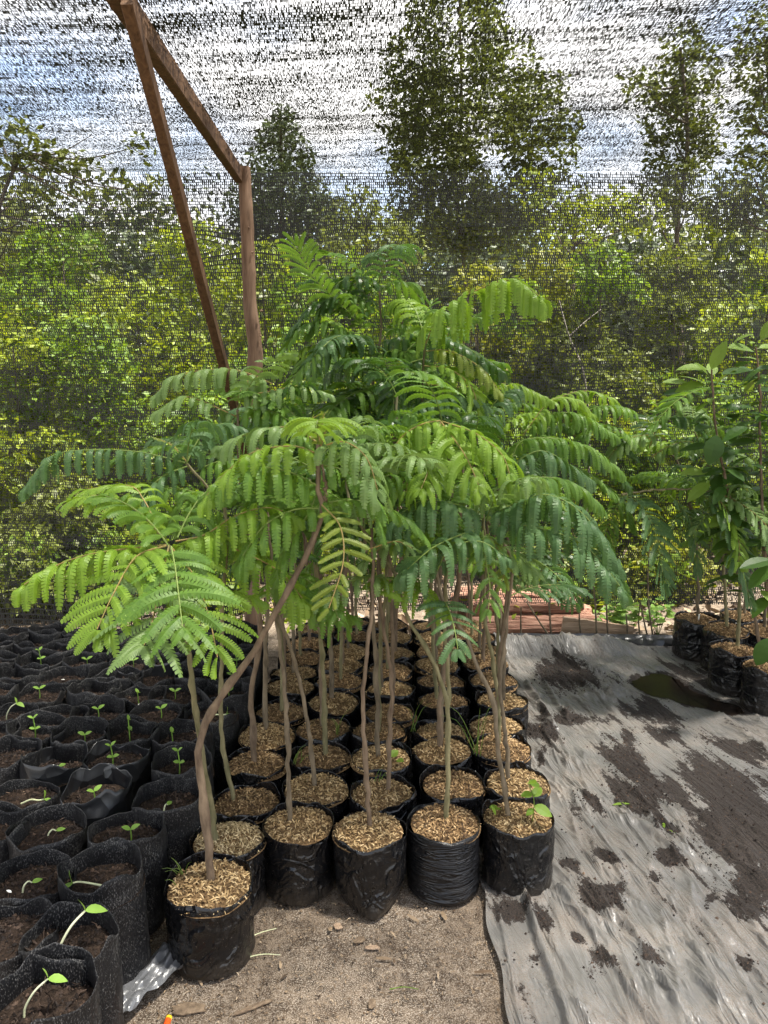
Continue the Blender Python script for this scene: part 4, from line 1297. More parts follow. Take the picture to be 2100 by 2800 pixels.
ON = ['nearest the camera', 'second from the front', 'third from the front', 'fourth from the front', 'fifth from the front', 'sixth from the front', 'seventh from the front', 'eighth from the front', 'ninth from the front', 'tenth from the front', 'eleventh from the front', 'twelfth from the front', 'thirteenth from the front', 'last before the net']
SGRP = 'seedling bags of dark soil on the left'
i = 0
for ci, colm in enumerate(NEAR):
    for ri, (p, kind, off, rz, film) in enumerate(colm):
        g = gnd(*p, WOV_H)
        what = {'arching': 'arching pale sprout', 'upright': 'upright two-leaved sprout', 'lying': 'pale sprout lying flat', 'curled': 'short curled sprout', 'two-tier': 'tall green sprout', None: 'bare dark soil'}[kind]
        if len(colm) - 1 == ri:
            on = 'last before the net'
        else:
            on = ON[ri]
        root = thing('seedling_bag', 'black bag with %s, %s, %s' % (what, on, CN[ci]), 'seedling bag', (g[0], g[1], 0), 0, SGRP)
        b = link('grow_bag', (WOVF if film else WOVS)[i % (2 if film else 6)], root)
        b.rotation_euler = (0, 0, random.uniform(0, 6.28))
        far = g[1] > 2.6
        sx = random.uniform(.93, 1.05)
        b.scale = (sx, 2 - sx - random.uniform(0, .06), random.uniform(.93, 1.04))
        b.rotation_euler = (random.uniform(-.035, .035), random.uniform(-.035, .035), random.uniform(0, 6.28))
        so = link('soil', SOIL[i % 5], root)
        so.rotation_euler = (0, 0, random.uniform(0, 6.28))
        so.location = (0, 0, random.uniform(-.008, .012))
        if kind:
            sc = {'arching': 1.0, 'upright': .95, 'lying': 1.2, 'curled': 1.0, 'two-tier': .95}[kind]
            if ci == 0 and ri < 3:
                sc = (1.05, 1.35, 1.25)[ri]
            sh = link('sprout', SPROUT[kind][0], root)
            sh.location = (off[0], off[1], WOV_H - .048)
            sh.rotation_euler = (0, 0, rz)
            sh.scale = (sc, sc, sc)
            for lm_ in SPROUT[kind][1]:
                link('leaf', lm_, sh)
        if random.random() < .35:
            sd = link('seed', SEEDLEAF, root)
            sd.location = (random.uniform(-.05, .05), random.uniform(-.06, .03), WOV_H - .036)
            sd.rotation_euler = (0, random.uniform(-.5, .5), random.uniform(0, 6))
        i += 1

# ------------------------------------------------------------------ right-hand group
def broad_crown(mb, specs):
    for (px, py, y, dx, dy, dz, L, W, mi) in specs:
        oval_leaf(mb, at(px, py, y), (dx, dy, dz), (random.uniform(-.3, .3), -.5, 1), L, W, mi, curl=random.uniform(.05, .4))


RG = [((1904, 1692), 'sapling in the leftmost bag of the far right group, pale marker stick in its husk', 1),
      ((1984, 1722), 'sapling in the dark mulched bag tucked behind the widest bag at far right', 1),
      ((2031, 1681), 'sapling in the low bag at the back of the far right group by the net', 1),
      ((2010, 1772), 'forked sapling in the widest tan-topped black bag of the far right group', 4),
      ((2087, 1722), 'sapling in the tan-topped bag at right edge behind the broad-leaved plant', 4)]
RHERO = [
    [([(1745, 1135), (1690, 1112), (1620, 1117), (1572, 1160)], (3.5, 3.4), .12, 1.0, 'mid'),
     ([(1750, 1240), (1690, 1180), (1640, 1160), (1590, 1190)], (3.5, 3.4), .12, .9, 'mid'),
     ([(1690, 1352), (1740, 1370), (1790, 1450), (1818, 1600)], (3.4, 3.2), .150, .45, 'blue'),
     ([(1820, 1200), (1760, 1190), (1700, 1210), (1660, 1260)], (3.5, 3.45), .12, .9, 'pale'),
     ([(1780, 1250), (1840, 1215), (1900, 1210), (1960, 1245)], (3.5, 3.45), .12, 1.0, 'pale'),
     ([(1775, 1225), (1790, 1180), (1800, 1120), (1790, 1100)], (3.5, 3.45), .06, .5, 'bright')],
    [([(1985, 1060), (1900, 1070), (1840, 1105), (1785, 1165)], (3.5, 3.4), .125, .5, 'mid'),
     ([(1790, 1160), (1840, 1140), (1890, 1145), (1930, 1190)], (3.45, 3.4), .130, .8, 'dark'),
     ([(1830, 1352), (1880, 1410), (1900, 1480), (1905, 1560)], (3.4, 3.3), .125, .4, 'blue')],
    [([(1720, 1350), (1690, 1380), (1660, 1440), (1650, 1490)], (3.6, 3.5), .12, .8, 'mid'),
     ([(1900, 1350), (1960, 1400), (1990, 1470), (1985, 1520)], (3.55, 3.4), .13, .6, 'mid')],
    [([(1920, 1350), (1985, 1420), (2020, 1520), (2050, 1640)], (3.3, 3.15), .140, .5, 'blue'),
     ([(1960, 1345), (2030, 1380), (2090, 1430), (2130, 1500)], (3.3, 3.1), .135, .6, 'pale'),
     ([(1950, 1348), (1990, 1400), (2020, 1480), (2020, 1540)], (3.25, 3.15), .12, .5, 'bright')],
    [([(2060, 1380), (2090, 1340), (2150, 1330)], (3.4, 3.3), .12, .8, 'mid')],
]
for i, (p, lab, kind) in enumerate(RG):
    g = gnd(*p, BAG_H + .01)
    loc = (g[0], g[1], .006)
    tops = [(1905, 1500, 1860, 1280, 1790, 1210), (1980, 1560, 1960, 1340, 1900, 1180), (2040, 1560, 1980, 1440, 1900, 1340), (2024, 1590, 2010, 1450, 1950, 1340), (2092, 1560, 2080, 1450, 2060, 1370)][i]
    b0 = np.array((g[0] + .01, g[1], BAG_H - .01))
    path = [b0, at(tops[0], tops[1], g[1]), at(tops[2], tops[3], g[1] - .05), at(tops[4], tops[5], g[1] - .1)]
    tw = [[at(1700, 1352, g[1] - .2), at(1800, 1340, g[1] - .15), at(1950, 1345, g[1] - .2), at(2050, 1400, g[1] - .25)]] if i == 3 else None
    s = sapling(loc, lab, path, RHERO[i], LEAFSETS[(i + 3) % 5], 7, (.26, .40), .115, 10, .0085, .004, kind, M_STEMG if i % 2 else M_STEM, i + 1, 'saplings in the far right group', span=.3, twig=tw, size=1.08)
    if i == 0:
        mk = MB()
        tube(mk, [(-.01, -.05, BAG_H), (-.008, -.052, BAG_H + .045)], .004, 6)
        mk.build('marker_stick', M_SEED, s)

g = gnd(2100, 1818, BAG_H + .01)
root = thing('potted_plant', 'broad-leaved plant in the right edge bag, taller than its feathery neighbours', 'potted plant', (g[0], g[1], .006))
make_bag(root, 4, 4)
sm = MB()
c1 = stem_tube(sm, [np.array((g[0] + .02, g[1], BAG_H - .01)), at(2092, 1500, g[1]), at(2080, 1250, g[1] + .05), at(2075, 1050, g[1] + .1), at(2065, 950, g[1] + .1)], .008, .004)
c2 = stem_tube(sm, [np.array((g[0] - .01, g[1] + .02, BAG_H - .01)), at(2030, 1500, g[1]), at(1975, 1280, g[1]), at(1950, 1100, g[1]), at(1945, 1010, g[1])], .007, .0035)
to_local(sm.build('stem', M_STEMR, root, True), (g[0], g[1], .006))
bm = MB()
for c, n_, cx in ((c1, 190, 1), (c2, 46, 0)):
    az = 0.0
    for j in range(n_):
        q = (0.28 if cx else 0.42) + (0.72 if cx else 0.58) * (j / n_)
        p = c[int(q * 33)]
        az += 2.4
        if cx:
            p = p + rng.normal(0, 1, 3) * (.085, .08, .045)
        d = np.array((math.cos(az), math.sin(az), random.uniform(-.45, .35) + (.8 if j > n_ - 5 else 0)))
        L = random.uniform(.07, .125)
        top = j > n_ - 7
        st = p + nrm(d[None])[0] * .03
        tube(bm, [p, st], .0014, 4, 2, False)
        oval_leaf(bm, st, d, (random.uniform(-.3, .3), random.uniform(-.7, .1), 1), L, L * random.uniform(.42, .55), 1 if (top or random.random() < .07) else 0, curl=random.uniform(.1, .5))
broad_crown(bm, [(1935, 1010, 3.3, -.9, -.2, .25, .13, .06, 1), (1945, 1010, 3.3, .3, -.2, .9, .13, .065, 1), (1880, 1045, 3.3, -1, -.1, .1, .11, .05, 1), (1925, 1050, 3.3, -1, -.3, .0, .13, .06, 1), (1870, 1065, 3.3, -1, -.2, -.2, .1, .05, 0),
                 (1935, 1290, 3.25, -1, -.2, .1, .12, .06, 1), (1940, 1320, 3.25, -1, -.3, -.5, .12, .06, 1), (1945, 1280, 3.25, -.4, -.3, .4, .1, .05, 0), (2100, 1745, 2.98, -.3, -.2, -.9, .12, .085, 0), (2110, 1530, 3.0, -1, -.3, -.1, .15, .06, 0), (2110, 1545, 3.0, -.8, -.3, -.6, .14, .06, 0),
                 (2060, 960, 3.3, -.6, -.2, .2, .12, .09, 1), (2080, 930, 3.3, .3, -.3, .7, .12, .08, 1), (2040, 1010, 3.2, -.9, -.3, -.1, .12, .06, 0), (1960, 1190, 3.1, -.2, -.2, -.9, .12, .085, 0)])
to_local(bm.build('foliage', [M_BROAD, M_BROADY, M_GRASS], root), (g[0], g[1], .006))

# ------------------------------------------------------------------ timber frame
def box_beam(mb, a, b, w, t, up=(0, 0, 1), mi=0, n=14):
    a, b = np.asarray(a, float), np.asarray(b, float)
    d = nrm((b - a)[None])[0]
    s = nrm(np.cross(d, np.asarray(up, float))[None])[0]
    u = np.cross(s, d)
    rings = []
    bv = min(w, t) * .09
    prof = [(-w / 2 + bv, -t / 2), (w / 2 - bv, -t / 2), (w / 2, -t / 2 + bv), (w / 2, t / 2 - bv), (w / 2 - bv, t / 2), (-w / 2 + bv, t / 2), (-w / 2, t / 2 - bv), (-w / 2, -t / 2 + bv)]
    for i in range(n):
        c = a + (b - a) * i / (n - 1) + rng.normal(0, .0008, 3)
        rings.append([c + s * x + u * y for x, y in prof])
    P = np.array(rings)
    mb.add(P.reshape(-1, 3), grid_faces(n, 8, True), mi)
    mb.add(P[0], [list(range(7, -1, -1))], mi)
    mb.add(P[-1], [list(range(8))], mi)


PY = 4.12
pm = MB()
pp = [(692, 1790), (690, 1640), (692, 1450), (690, 1300), (690, 1150), (694, 1050), (698, 960), (692, 900), (683, 830), (681, 760), (678, 680), (674, 580), (668, 480), (666, 458)]
P = np.array([at(x, y, PY) for x, y in pp])
P[0][2] = -.05
c = spline(P, 60)
rad = np.interp(np.linspace(0, 1, 60), [0, .45, .60, .66, .75, 1], [.043, .042, .043, .038, .036, .033])
tube(pm, c, rad * (1 + .03 * rng.normal(size=60)), 18, 0, lump=.012)
post = pm.build('post_trunk', M_POST, None, True)
post.name = 'wooden_post'
tag(post, 'round debarked wooden post with knots holding up the net', 'post')
kn = MB()
for (px, py, r) in [(680, 622, .006), (690, 690, .007), (716, 850, .010), (712, 918, .008), (720, 930, .006), (664, 525, .004)]:
    q = at(px, py, PY - .034)
    crumbs(kn, np.array([q]), r)
to_l = kn.build('knot', M_POST, post)

rf = MB()
pt = at(652, 478, PY - .02)
box_beam(rf, (pt[0] + .0, PY - .02, 2.485), (-.70, .9, 2.475), .040, .075)
o = rf.build('rafter_beam', M_TIMBER)
tag(o, 'dark sawn rafter beam running overhead from the post top toward the viewer', 'beam')
bmx = MB()
a_, b_ = at(343, -2, 2.22), at(697, 1325, 4.02)
box_beam(bmx, a_ + (.005, 0, 0), b_, .050, .032, (0.75, -.45, .4))
tag(bmx.build('diagonal_brace', M_TIMBER), 'slim dark sawn brace leaning from the rafter down to the post foot', 'brace')

# ------------------------------------------------------------------ logs, plank, twigs beyond the edge
def log(a, b, w, h, name, label, mat, group=None):
    mb = MB()
    n, m = 26, 16
    a, b = np.asarray(a, float), np.asarray(b, float)
    d = nrm((b - a)[None])[0]
    s = nrm(np.cross(d, (0, 0, 1))[None])[0]
    P = np.zeros((n, m, 3))
    an = np.linspace(0, 2 * pi, m, endpoint=False)
    sd = random.uniform(0, 40)
    for i in range(n):
        t = i / (n - 1)
        k = 1 - .35 * (abs(t - .5) * 2) ** 6
        rr = k * (.75 + .55 * vnoise(an * 2.2 + sd, t * 2.5, sd)) * (.9 + .25 * vnoise(an * 5 + sd, t * 8.0, sd))
        P[i] = a + (b - a) * t + s[None] * (np.cos(an) * rr * w / 2)[:, None] + np.array((0, 0, 1.0))[None] * (np.sin(an) * rr * h / 2)[:, None]
    mb.add(P.reshape(-1, 3), grid_faces(n, m, True))
    for e, rv in ((0, True), (n - 1, False)):
        q = np.vstack([P[e], P[e].mean(0)])
        kk = np.arange(m)
        mb.add(q, np.stack([np.roll(kk, -1), kk, np.full(m, m)] if rv else [kk, np.roll(kk, -1), np.full(m, m)], 1))
    return tag(mb.build(name, mat), label, 'log', group)


Lg = 'split red logs lying just outside the net'
log((.46, 4.30, .055), (1.32, 4.38, .05), .12, .11, 'split_log', 'long red-brown split log at the bottom front of the log pile', M_LOG, Lg)
log((.50, 4.46, .075), (1.25, 4.52, .07), .16, .15, 'split_log', 'thick ragged red log in the middle of the log pile', M_LOG, Lg)
log((.42, 4.68, .085), (1.22, 4.62, .085), .18, .17, 'split_log', 'red log with a torn grain at the back of the log pile', M_LOG, Lg)
log((.52, 4.40, .155), (1.18, 4.42, .145), .12, .08, 'split_log', 'flat pale slab of red wood on top of the log pile', M_LOG, Lg)
log((.44, 4.56, .19), (1.12, 4.58, .185), .2, .06, 'split_log', 'sunlit flat slab topmost at the back of the log pile', M_LOG, Lg)
pk = MB()
box_beam(pk, (1.02, 4.24, .085), (1.42, 4.22, .035), .02, .10, (0, 0, 1))
tag(pk.build('plank', M_PLANK), 'short weathered plank leaning on the front of the red logs', 'plank')

for i, (x, y, tx, ty, h) in enumerate([(1425, 1778, 1425, 1660, 0), (1518, 1780, 1440, 1645, 0), (1508, 1770, 1490, 1600, 0), (1590, 1775, 1585, 1650, 0), (1632, 1776, 1615, 1610, 0), (1662, 1772, 1655, 1600, 0), (1712, 1768, 1712, 1680, 0), (1788, 1768, 1775, 1590, 0), (1778, 1720, 1752, 1650, 0), (1753, 1760, 1752, 1640, 0)]):
    yy = [4.18, 4.16, 4.17, 4.19, 4.17, 4.18, 4.16, 4.16, 4.17, 4.2][i]
    a, b = at(x, y, yy), at(tx, ty - (90 if i in (2, 4, 5, 7) else 0), yy - .02)
    a[2] = -.005
    mb = MB()
    rt = thing('twig_plant', ['bare thin stem standing against the log pile, leftmost', 'thin stem slanting left across the log pile', 'slim stem with a leafy tip before the red logs', 'short bare stick before the middle of the logs',
                              'dark stem with tip leaves where the logs meet the plank', 'dark leafy stem beside the weathered plank', 'short bare stake right of the plank', 'forked dark stem right of the stake beside the big bags', 'side twig leaning left behind the forked stem', 'thin pale twig among the weeds left of the big bags'][i], 'stem', a, 0, 'thin stems along the net foot')
    pts = spline([a - a, (b - a) * .5 + rng.normal(0, .012, 3), b - a], 12)
    tube(mb, pts, np.linspace(.006, .0035, 12), 6)
    mb.build('stem', M_STEM, rt, True)
    if i in (2, 4, 5, 7, 9):
        lf = MB()
        for j in range(9):
            p = pts[random.randint(6, 11)]
            az = random.uniform(0, 6.28)
            oval_leaf(lf, p, (math.cos(az), math.sin(az), random.uniform(-.2, .5)), (0, -.5, 1), random.uniform(.04, .07), .03)
        lf.build('foliage', OUT['green'], rt)

# ------------------------------------------------------------------ small bits on the soil
g = gnd(461, 2795)
root = thing('battery', 'small orange and yellow battery lying on the soil at the bottom edge', 'battery', (g[0], g[1], .008))
for (nm, a, b, r, cc) in [('casing', (0, -.05, 0), (0, -.002, 0), .0073, (.75, .10, .015)), ('band', (0, -.002, 0), (0, .005, 0), .0074, (.85, .55, .03)), ('collar', (0, .005, 0), (0, .008, 0), .0072, (.02, .02, .02)), ('cap', (0, .008, 0), (0, .0125, 0), .0035, (.7, .68, .6))]:
    mb = MB()
    tube(mb, [a, b], r, 18)
    mb.build(nm, simple('battery_' + nm, cc, cc, 10, .35, .5, bump=0), root, True)
for (px, py, L, W, rz, lab) in [(515, 2760, .075, .035, .1, 'flat brown bark chip on the soil right of the battery'), (693, 2755, .09, .012, .5, 'long thin bark sliver on the soil in the middle foreground'), (1017, 2745, .028, .018, 1.5, 'small upright brown wood chip in the foreground soil'), (924, 2534, .02, .025, .3, 'tan wood chip lying near the pinched bag foot'), (982, 2572, .03, .02, .4, 'rounded brown chip on soil below the pinched bag'), (1018, 2592, .035, .014, 0, 'pinkish flat pebble on the soil below the pinched bag')]:
    g = gnd(px, py)
    mb = MB()
    xs_, ys_ = np.meshgrid(np.linspace(-1, 1, 9), np.linspace(-1, 1, 6))
    e = 1 + .3 * (vnoise(xs_ * 3 + px, ys_ * 3) - .5)
    P = np.stack([xs_ * L / 2 * e, ys_ * W / 2 * e * (1 - .4 * xs_ ** 2), .002 + .0025 * vnoise(xs_ * 4 + px, ys_ * 4) * (1 - xs_ ** 2)], -1)
    Q = P.copy()
    Q[..., 2] = 0
    mb.add(P.reshape(-1, 3), grid_faces(6, 9))
    bd = np.concatenate([np.arange(9), np.arange(17, 54, 9), np.arange(52, 44, -1), np.arange(36, 0, -9)])
    pt, qb = P.reshape(-1, 3)[bd], Q.reshape(-1, 3)[bd]
    m_ = len(bd)
    mb.add(np.vstack([pt, qb]), [(j, j + m_, (j + 1) % m_ + m_, (j + 1) % m_) for j in range(m_)])
    o = mb.build('bark_chip' if 'pebble' not in lab else 'pebble', M_PLANK if 'tan' in lab or 'pebble' in lab else M_STEMR)
    o.location = (g[0], g[1], 0)
    o.rotation_euler = (0, 0, rz)
    tag(o, lab, 'chip' if 'pebble' not in lab else 'pebble')

# fallen bits on the sheet and soil
for (zx, zy, a, L, mt, nm, lab) in [(690, 1112, .2, .07, M_BROADY, 'fallen_leaf', 'narrow yellow-green leaf fallen on the plastic sheet among soil patches'), (948, 1232, 1.2, .045, LEAF['bright'], 'fallen_sprig', 'small green sprig lying on the plastic sheet')]:
    g = gnd(*Z8(zx, zy), .02)
    mb = MB()
    for q in range(1 if 'leaf' in nm else 5):
        b_ = a + q * 1.1
        oval_leaf(mb, (0, 0, 0), (math.cos(b_), math.sin(b_), .15), (0, 0, 1), L, L * .22, 0, curl=.2)
    o = mb.build(nm, mt)
    o.location = (g[0], g[1], .022)
    tag(o, lab, 'leaf' if 'leaf' in nm else 'sprig')
for (px, py, a, L, lab) in [(708, 2560, .55, .10, 'upper pale straw on the soil right of the nearest mulch bag'), (718, 2618, .12, .09, 'lower pale straw on the soil right of the nearest mulch bag'), (1105, 2708, .0, .07, 'greenish straw lying in the middle of the foreground soil')]:
    g = gnd(px, py)
    mb = MB()
    d = np.array((math.cos(a), math.sin(a), 0)) * L / 2
    tube(mb, spline([-d + (0, 0, .003), (0, .004, .006), d + (0, 0, .003)], 10), np.linspace(.0016, .0009, 10), 5)
    o = mb.build('straw', M_GRASS if 'green' in lab else M_PALE)
    o.location = (g[0], g[1], 0)
    tag(o, lab, 'straw')

# ------------------------------------------------------------------ vegetation outside the net
def leaf_cards(mb, P, size, mi=0, upb=.5, asp=.5):
    n = len(P)
    d = nrm(rng.normal(size=(n, 3)) * (1, 1, .6) + (0, 0, -.15))
    nn = nrm(rng.normal(size=(n, 3)) + (0, 0, upb))
    s = nrm(np.cross(d, nn))
    L = (size * (.6 + .8 * rng.random(n)))[:, None]
    W = L * asp * .5
    u = np.cross(s, d)
    v = np.stack([P, P + d * L * .5 + s * W - u * L * .04, P + d * L - u * L * .16, P + d * L * .5 - s * W - u * L * .04], 1)
    mb.add(v, np.arange(4 * n).reshape(n, 4), mi)


def blob_points(c, r, n, gap=.0, seed=0.0, sc=2.2):
    q = nrm(rng.normal(size=(n * 2, 3)))
    rad = (.45 + .55 * rng.random(n * 2) ** .5)[:, None]
    P = np.asarray(c) + q * rad * np.asarray(r)
    keep = vnoise(P[:, 0] * sc + seed, P[:, 1] * sc, P[:, 2] * sc + seed) > gap
    return P[keep][:n]


def tree(name, label, y, blobs, leafm, size, dens, trunk, gap=.42, depth=.8, group='trees seen through the net', sc=1.8, barkm=None, rad=(.12, .05)):
    """blobs: photo pixel centre + radius; trunk: photo pixel path"""
    base = at(trunk[0][0], trunk[0][1], y)
    base[2] = 0
    root = thing(name, label, 'tree', base, 0, group)
    tm = MB()
    tp = [base - (0, 0, .1)] + [at(px, py, y) for px, py in trunk[1:]]
    c = spline(tp, 26)
    tube(tm, c, np.linspace(rad[0], rad[1], 26), 9, lump=.04)
    mb = MB()
    seed = random.uniform(0, 30)
    for (px, py, pr, *e) in blobs:
        yy = y + random.uniform(-.6, .6) * depth
        ctr = at(px, py, yy)
        r = pr / FPX * yy * 1.02
        n = int(dens * r * r / (size * size))
        P = blob_points(ctr, (r, r * depth * 1.3, r * .95), n, gap, seed, sc / max(size / .1, 1))
        if len(P):
            leaf_cards(mb, P, size)
        j = int(np.argmin(np.linalg.norm(c - ctr - (0, 0, -r * 1.5), axis=1)))
        tube(tm, spline([c[j], (c[j] + ctr) / 2 + (0, 0, -.08), ctr], 8), np.linspace(rad[1] * .8, rad[1] * .2, 8), 6)
    to_local(tm.build('trunk', barkm or M_BARK, root, True), base)
    to_local(mb.build('crown', OUT[leafm], root), base)
    return root


TREES = 1
tree('broadleaf_tree', 'tall dark broad tree in the middle running out of the top of the view', 12.0,
     [(1250, -260, 130), (1260, -130, 130), (1250, 20, 125), (1240, 150, 140), (1130, 190, 85), (1390, 170, 75), (1150, 290, 110), (1290, 300, 150), (1440, 260, 60), (1510, 240, 45), (1440, 340, 95), (1540, 350, 50), (1090, 370, 85), (1030, 290, 40), (1180, 420, 120), (1330, 430, 150),
      (1490, 430, 85), (1110, 500, 90), (1260, 540, 120), (1400, 520, 110), (1150, 600, 75), (1330, 620, 85), (1220, 680, 80), (1120, 680, 60), (1310, 700, 70), (1420, 620, 70), (1250, 600, 90)], 'deep', .092, 17, [(1300, 1200), (1275, 800), (1245, 500), (1262, 300), (1250, -200)], gap=.36, depth=.9, rad=(.05, .008))
tree('conical_tree', 'dense cone-shaped tree left of centre, behind the wooden post', 11.0,
     [(768, 315, 28), (768, 360, 50), (770, 420, 80), (765, 490, 105), (775, 570, 130), (780, 650, 140), (680, 560, 70), (870, 600, 70)], 'grey', .075, 22, [(772, 1200), (772, 700), (768, 330)], gap=.22, depth=.8, rad=(.08, .02))
tree('broadleaf_tree', 'slender dark tree right of the bright sky gap, upper right', 11.0,
     [(1870, 120, 55), (1890, 190, 75), (1830, 230, 65), (1760, 235, 45), (1720, 215, 30), (1890, 290, 85), (1830, 330, 70), (1850, 420, 80), (1910, 390, 60), (1820, 500, 75), (1890, 520, 80), (1790, 570, 70)], 'deep', .085, 18, [(1900, 1200), (1850, 700), (1880, 400), (1860, 130)], gap=.33, rad=(.05, .02))
tree('broadleaf_tree', 'leafy tree cut off by the upper right edge of the view', 10.0,
     [(2090, 90, 75), (2070, 190, 70), (2110, 270, 90), (2050, 300, 50), (2100, 400, 80), (2060, 480, 70), (2110, 560, 90), (2000, 560, 70)], 'deep', .085, 16, [(2130, 1200), (2120, 700), (2100, 100)], gap=.34, rad=(.08, .025))
tree('broadleaf_tree', 'open-branched tree with scattered leaf sprays at the upper left', 7.5,
     [(-20, 310, 70), (40, 380, 75), (110, 400, 70), (190, 420, 60), (250, 370, 35), (60, 480, 80), (160, 500, 75), (260, 490, 60), (380, 400, 45), (340, 520, 55), (440, 530, 60), (90, 560, 60), (220, 590, 75), (330, 600, 60), (30, 640, 60), (460, 610, 60)], 'deep', .09, 10, [(-60, 1300), (-40, 800), (0, 560), (60, 420)], gap=.47, depth=.7, rad=(.045, .014))
tree('broadleaf_tree', 'low bushy tree between the cone-shaped tree and the tall middle tree', 10.0,
     [(930, 620, 65), (990, 570, 60), (1040, 640, 75), (1100, 680, 70), (960, 700, 70)], 'olive', .085, 17, [(1010, 1200), (1005, 700), (1000, 600)], gap=.33, rad=(.06, .02))
tree('palm_tree', 'yellow-green feathery tree below the bright sky gap on the right', 9.0,
     [(1470, 510, 55), (1500, 580, 70), (1580, 580, 60), (1660, 600, 70), (1560, 650, 80), (1680, 560, 50), (1750, 590, 60)], 'lime', .085, 12, [(1560, 1200), (1565, 800), (1570, 600)], gap=.38, rad=(.05, .02))
bpy.data.objects['palm_tree'].name = 'young_tree'

# bushes of the thicket: (px, y distance, top px, half width m, leaf, label)
BU = [
    (60, 5.9, 830, .75, 'lime', 'yellow-green bush at the far left beyond the net'),
    (330, 6.1, 740, .8, 'lime', 'large lime bush left of the diagonal brace'),
    (190, 7.2, 560, 1.0, 'green', 'tall green bush rising behind the lime bush at left'),
    (470, 7.4, 560, 1.0, 'lime', 'tall lime bush behind the diagonal brace'),
    (-120, 7.2, 540, .9, 'olive', 'dull olive bush cut by the left edge'),
    (600, 5.9, 1000, .7, 'green', 'low green bush beyond the foot of the post'),
    (760, 7.2, 600, .9, 'green', 'green bush between the post and the tallest sapling'),
    (900, 5.9, 960, .7, 'lime', 'lime bush hidden behind the tallest sapling'),
    (1000, 7.6, 640, .8, 'green', 'loose green bush under the tall middle tree'),
    (1190, 6.9, 830, .75, 'lime', 'bright lime bush above the large arching frond'),
    (1330, 7.6, 640, .8, 'gold', 'yellowing olive bush right of the tall tree trunk'),
    (1500, 8.0, 620, .8, 'gold', 'yellow bush below the bright sky gap'),
    (1420, 5.9, 1060, .7, 'green', 'low green bush beyond the centre right saplings'),
    (1640, 7.6, 600, .9, 'olive', 'wide olive bush right of the yellow bush'),
    (1730, 5.8, 1090, .75, 'lime', 'low lime bush behind the far right saplings'),
    (1880, 7.8, 600, .9, 'olive', 'tall dull bush under the slender right tree'),
    (2040, 6.0, 1010, .8, 'green', 'green bush behind the broad-leaved plant'),
    (2080, 7.4, 620, .9, 'green', 'tall green bush cut by the right edge'),
    (150, 5.2, 1330, .6, 'olive', 'dark low shrub close behind the net at left'),
    (40, 4.7, 1490, .38, 'olive', 'knee-high dull shrub added to darken bright ground behind the seedling bags at far left'),  # added to darken the sunlit ground strip below the net
    (250, 4.72, 1530, .36, 'olive', 'added knee-high dull shrub covering bright ground under the long blue-green frond'),  # also added, to cover the bright ground strip
    (560, 4.75, 1540, .30, 'green', 'added knee-high green shrub covering bright ground just left of the post foot'),  # added likewise, to hide sunlit ground
    (480, 5.2, 1370, .5, 'green', 'small green shrub behind the net left of the post'),
    (1560, 5.1, 1480, .45, 'olive', 'dark low shrub behind the net beside the log pile'),
    (1850, 5.1, 1500, .4, 'gold', 'small yellowing shrub behind the net near the big bags'),
]
for (px, y, tp, hw, lf, lab) in BU:
    top = at(px, tp, y)[2]
    x = at(px, 1200, y)[0]
    root = thing('bush', lab, 'bush', (x, y, 0), 0, 'bushes of the thicket beyond the net')
    mb, sm = MB(), MB()
    sd = random.uniform(0, 30)
    nb = 9
    for j in range(nb):
        zc = top * (.12 + .74 * j / (nb - 1)) + random.uniform(-.05, .05)
        sp = hw * (1.0 - .45 * (j / (nb - 1)) ** 2)
        cx = (random.uniform(-.55, .55) * sp, random.uniform(-.4, .4) * sp, zc)
        rr = sp * random.uniform(.5, .72)
        P = blob_points(cx, (rr, rr * .8, rr * .75), int(800 * (rr / .45) ** 2 * (7.0 / y)), .29, sd, 3.4)
        P = P[P[:, 2] > .02]
        leaf_cards(mb, P, .080 if y > 6.5 else .066, 0 if random.random() > .25 else 1)
        if j % 2 == 0:
            tube(sm, spline([(cx[0] * .3, cx[1] * .3, -.03), (cx[0] * .7, cx[1] * .7, zc * .5), cx], 8), np.linspace(.022, .006, 8), 5)
    sm.build('stems', M_BARK, root).name = 'branch'
    mb.build('foliage', [OUT[lf], OUT['green' if lf != 'green' else 'lime']], root)

# bare pale forked sapling
mb = MB()
b = at(1600, 1040, 5.0)
b0 = np.array((b[0], 5.0, -.02))
tube(mb, spline([b0, at(1610, 1300, 5.0), b, at(1556, 920, 5.0), at(1528, 820, 5.0)], 24), np.linspace(.008, .004, 24), 6)
tube(mb, spline([at(1556, 920, 5.0), at(1600, 880, 5.0), at(1645, 845, 5.0)], 8), np.linspace(.005, .003, 8), 6)
tag(mb.build('bare_sapling', M_PALEBARK, None, True), 'bare pale forked stem standing beyond the net on the right', 'sapling')

# far woods closing the view, ground cover outside
mb = MB()
for i in range(150):
    a = random.uniform(-.62, .62)
    d = random.uniform(15, 26)
    hgt = d * random.uniform(.15, .26) + .4
    c = (math.sin(a) * d, math.cos(a) * d, hgt * .55)
    P = blob_points(c, (d * .075, 1.2, hgt * .62), 900, .25, i * 1.7, .9)
    leaf_cards(mb, P, .22, i % 3)
setting(mb.build('far_woods', [OUT['deep'], OUT['olive'], OUT['grey']]), 'stuff')
mb = MB()
n = 9000
P = np.column_stack([rng.uniform(-4.5, 4.5, n), 4.3 + 4.5 * rng.random(n) ** 1.3, np.zeros(n)])
P[:, 2] = .02 + .16 * rng.random(n) ** 2
gap = vnoise(P[:, 0] * 1.6, P[:, 1] * 1.6, 1.0) > .42
leaf_cards(mb, P[gap], .06, 0, .8)
leaf_cards(mb, P[~gap][:3800] * (1, 1, .1) + (0, 0, .004), .07, 1, 1.5)
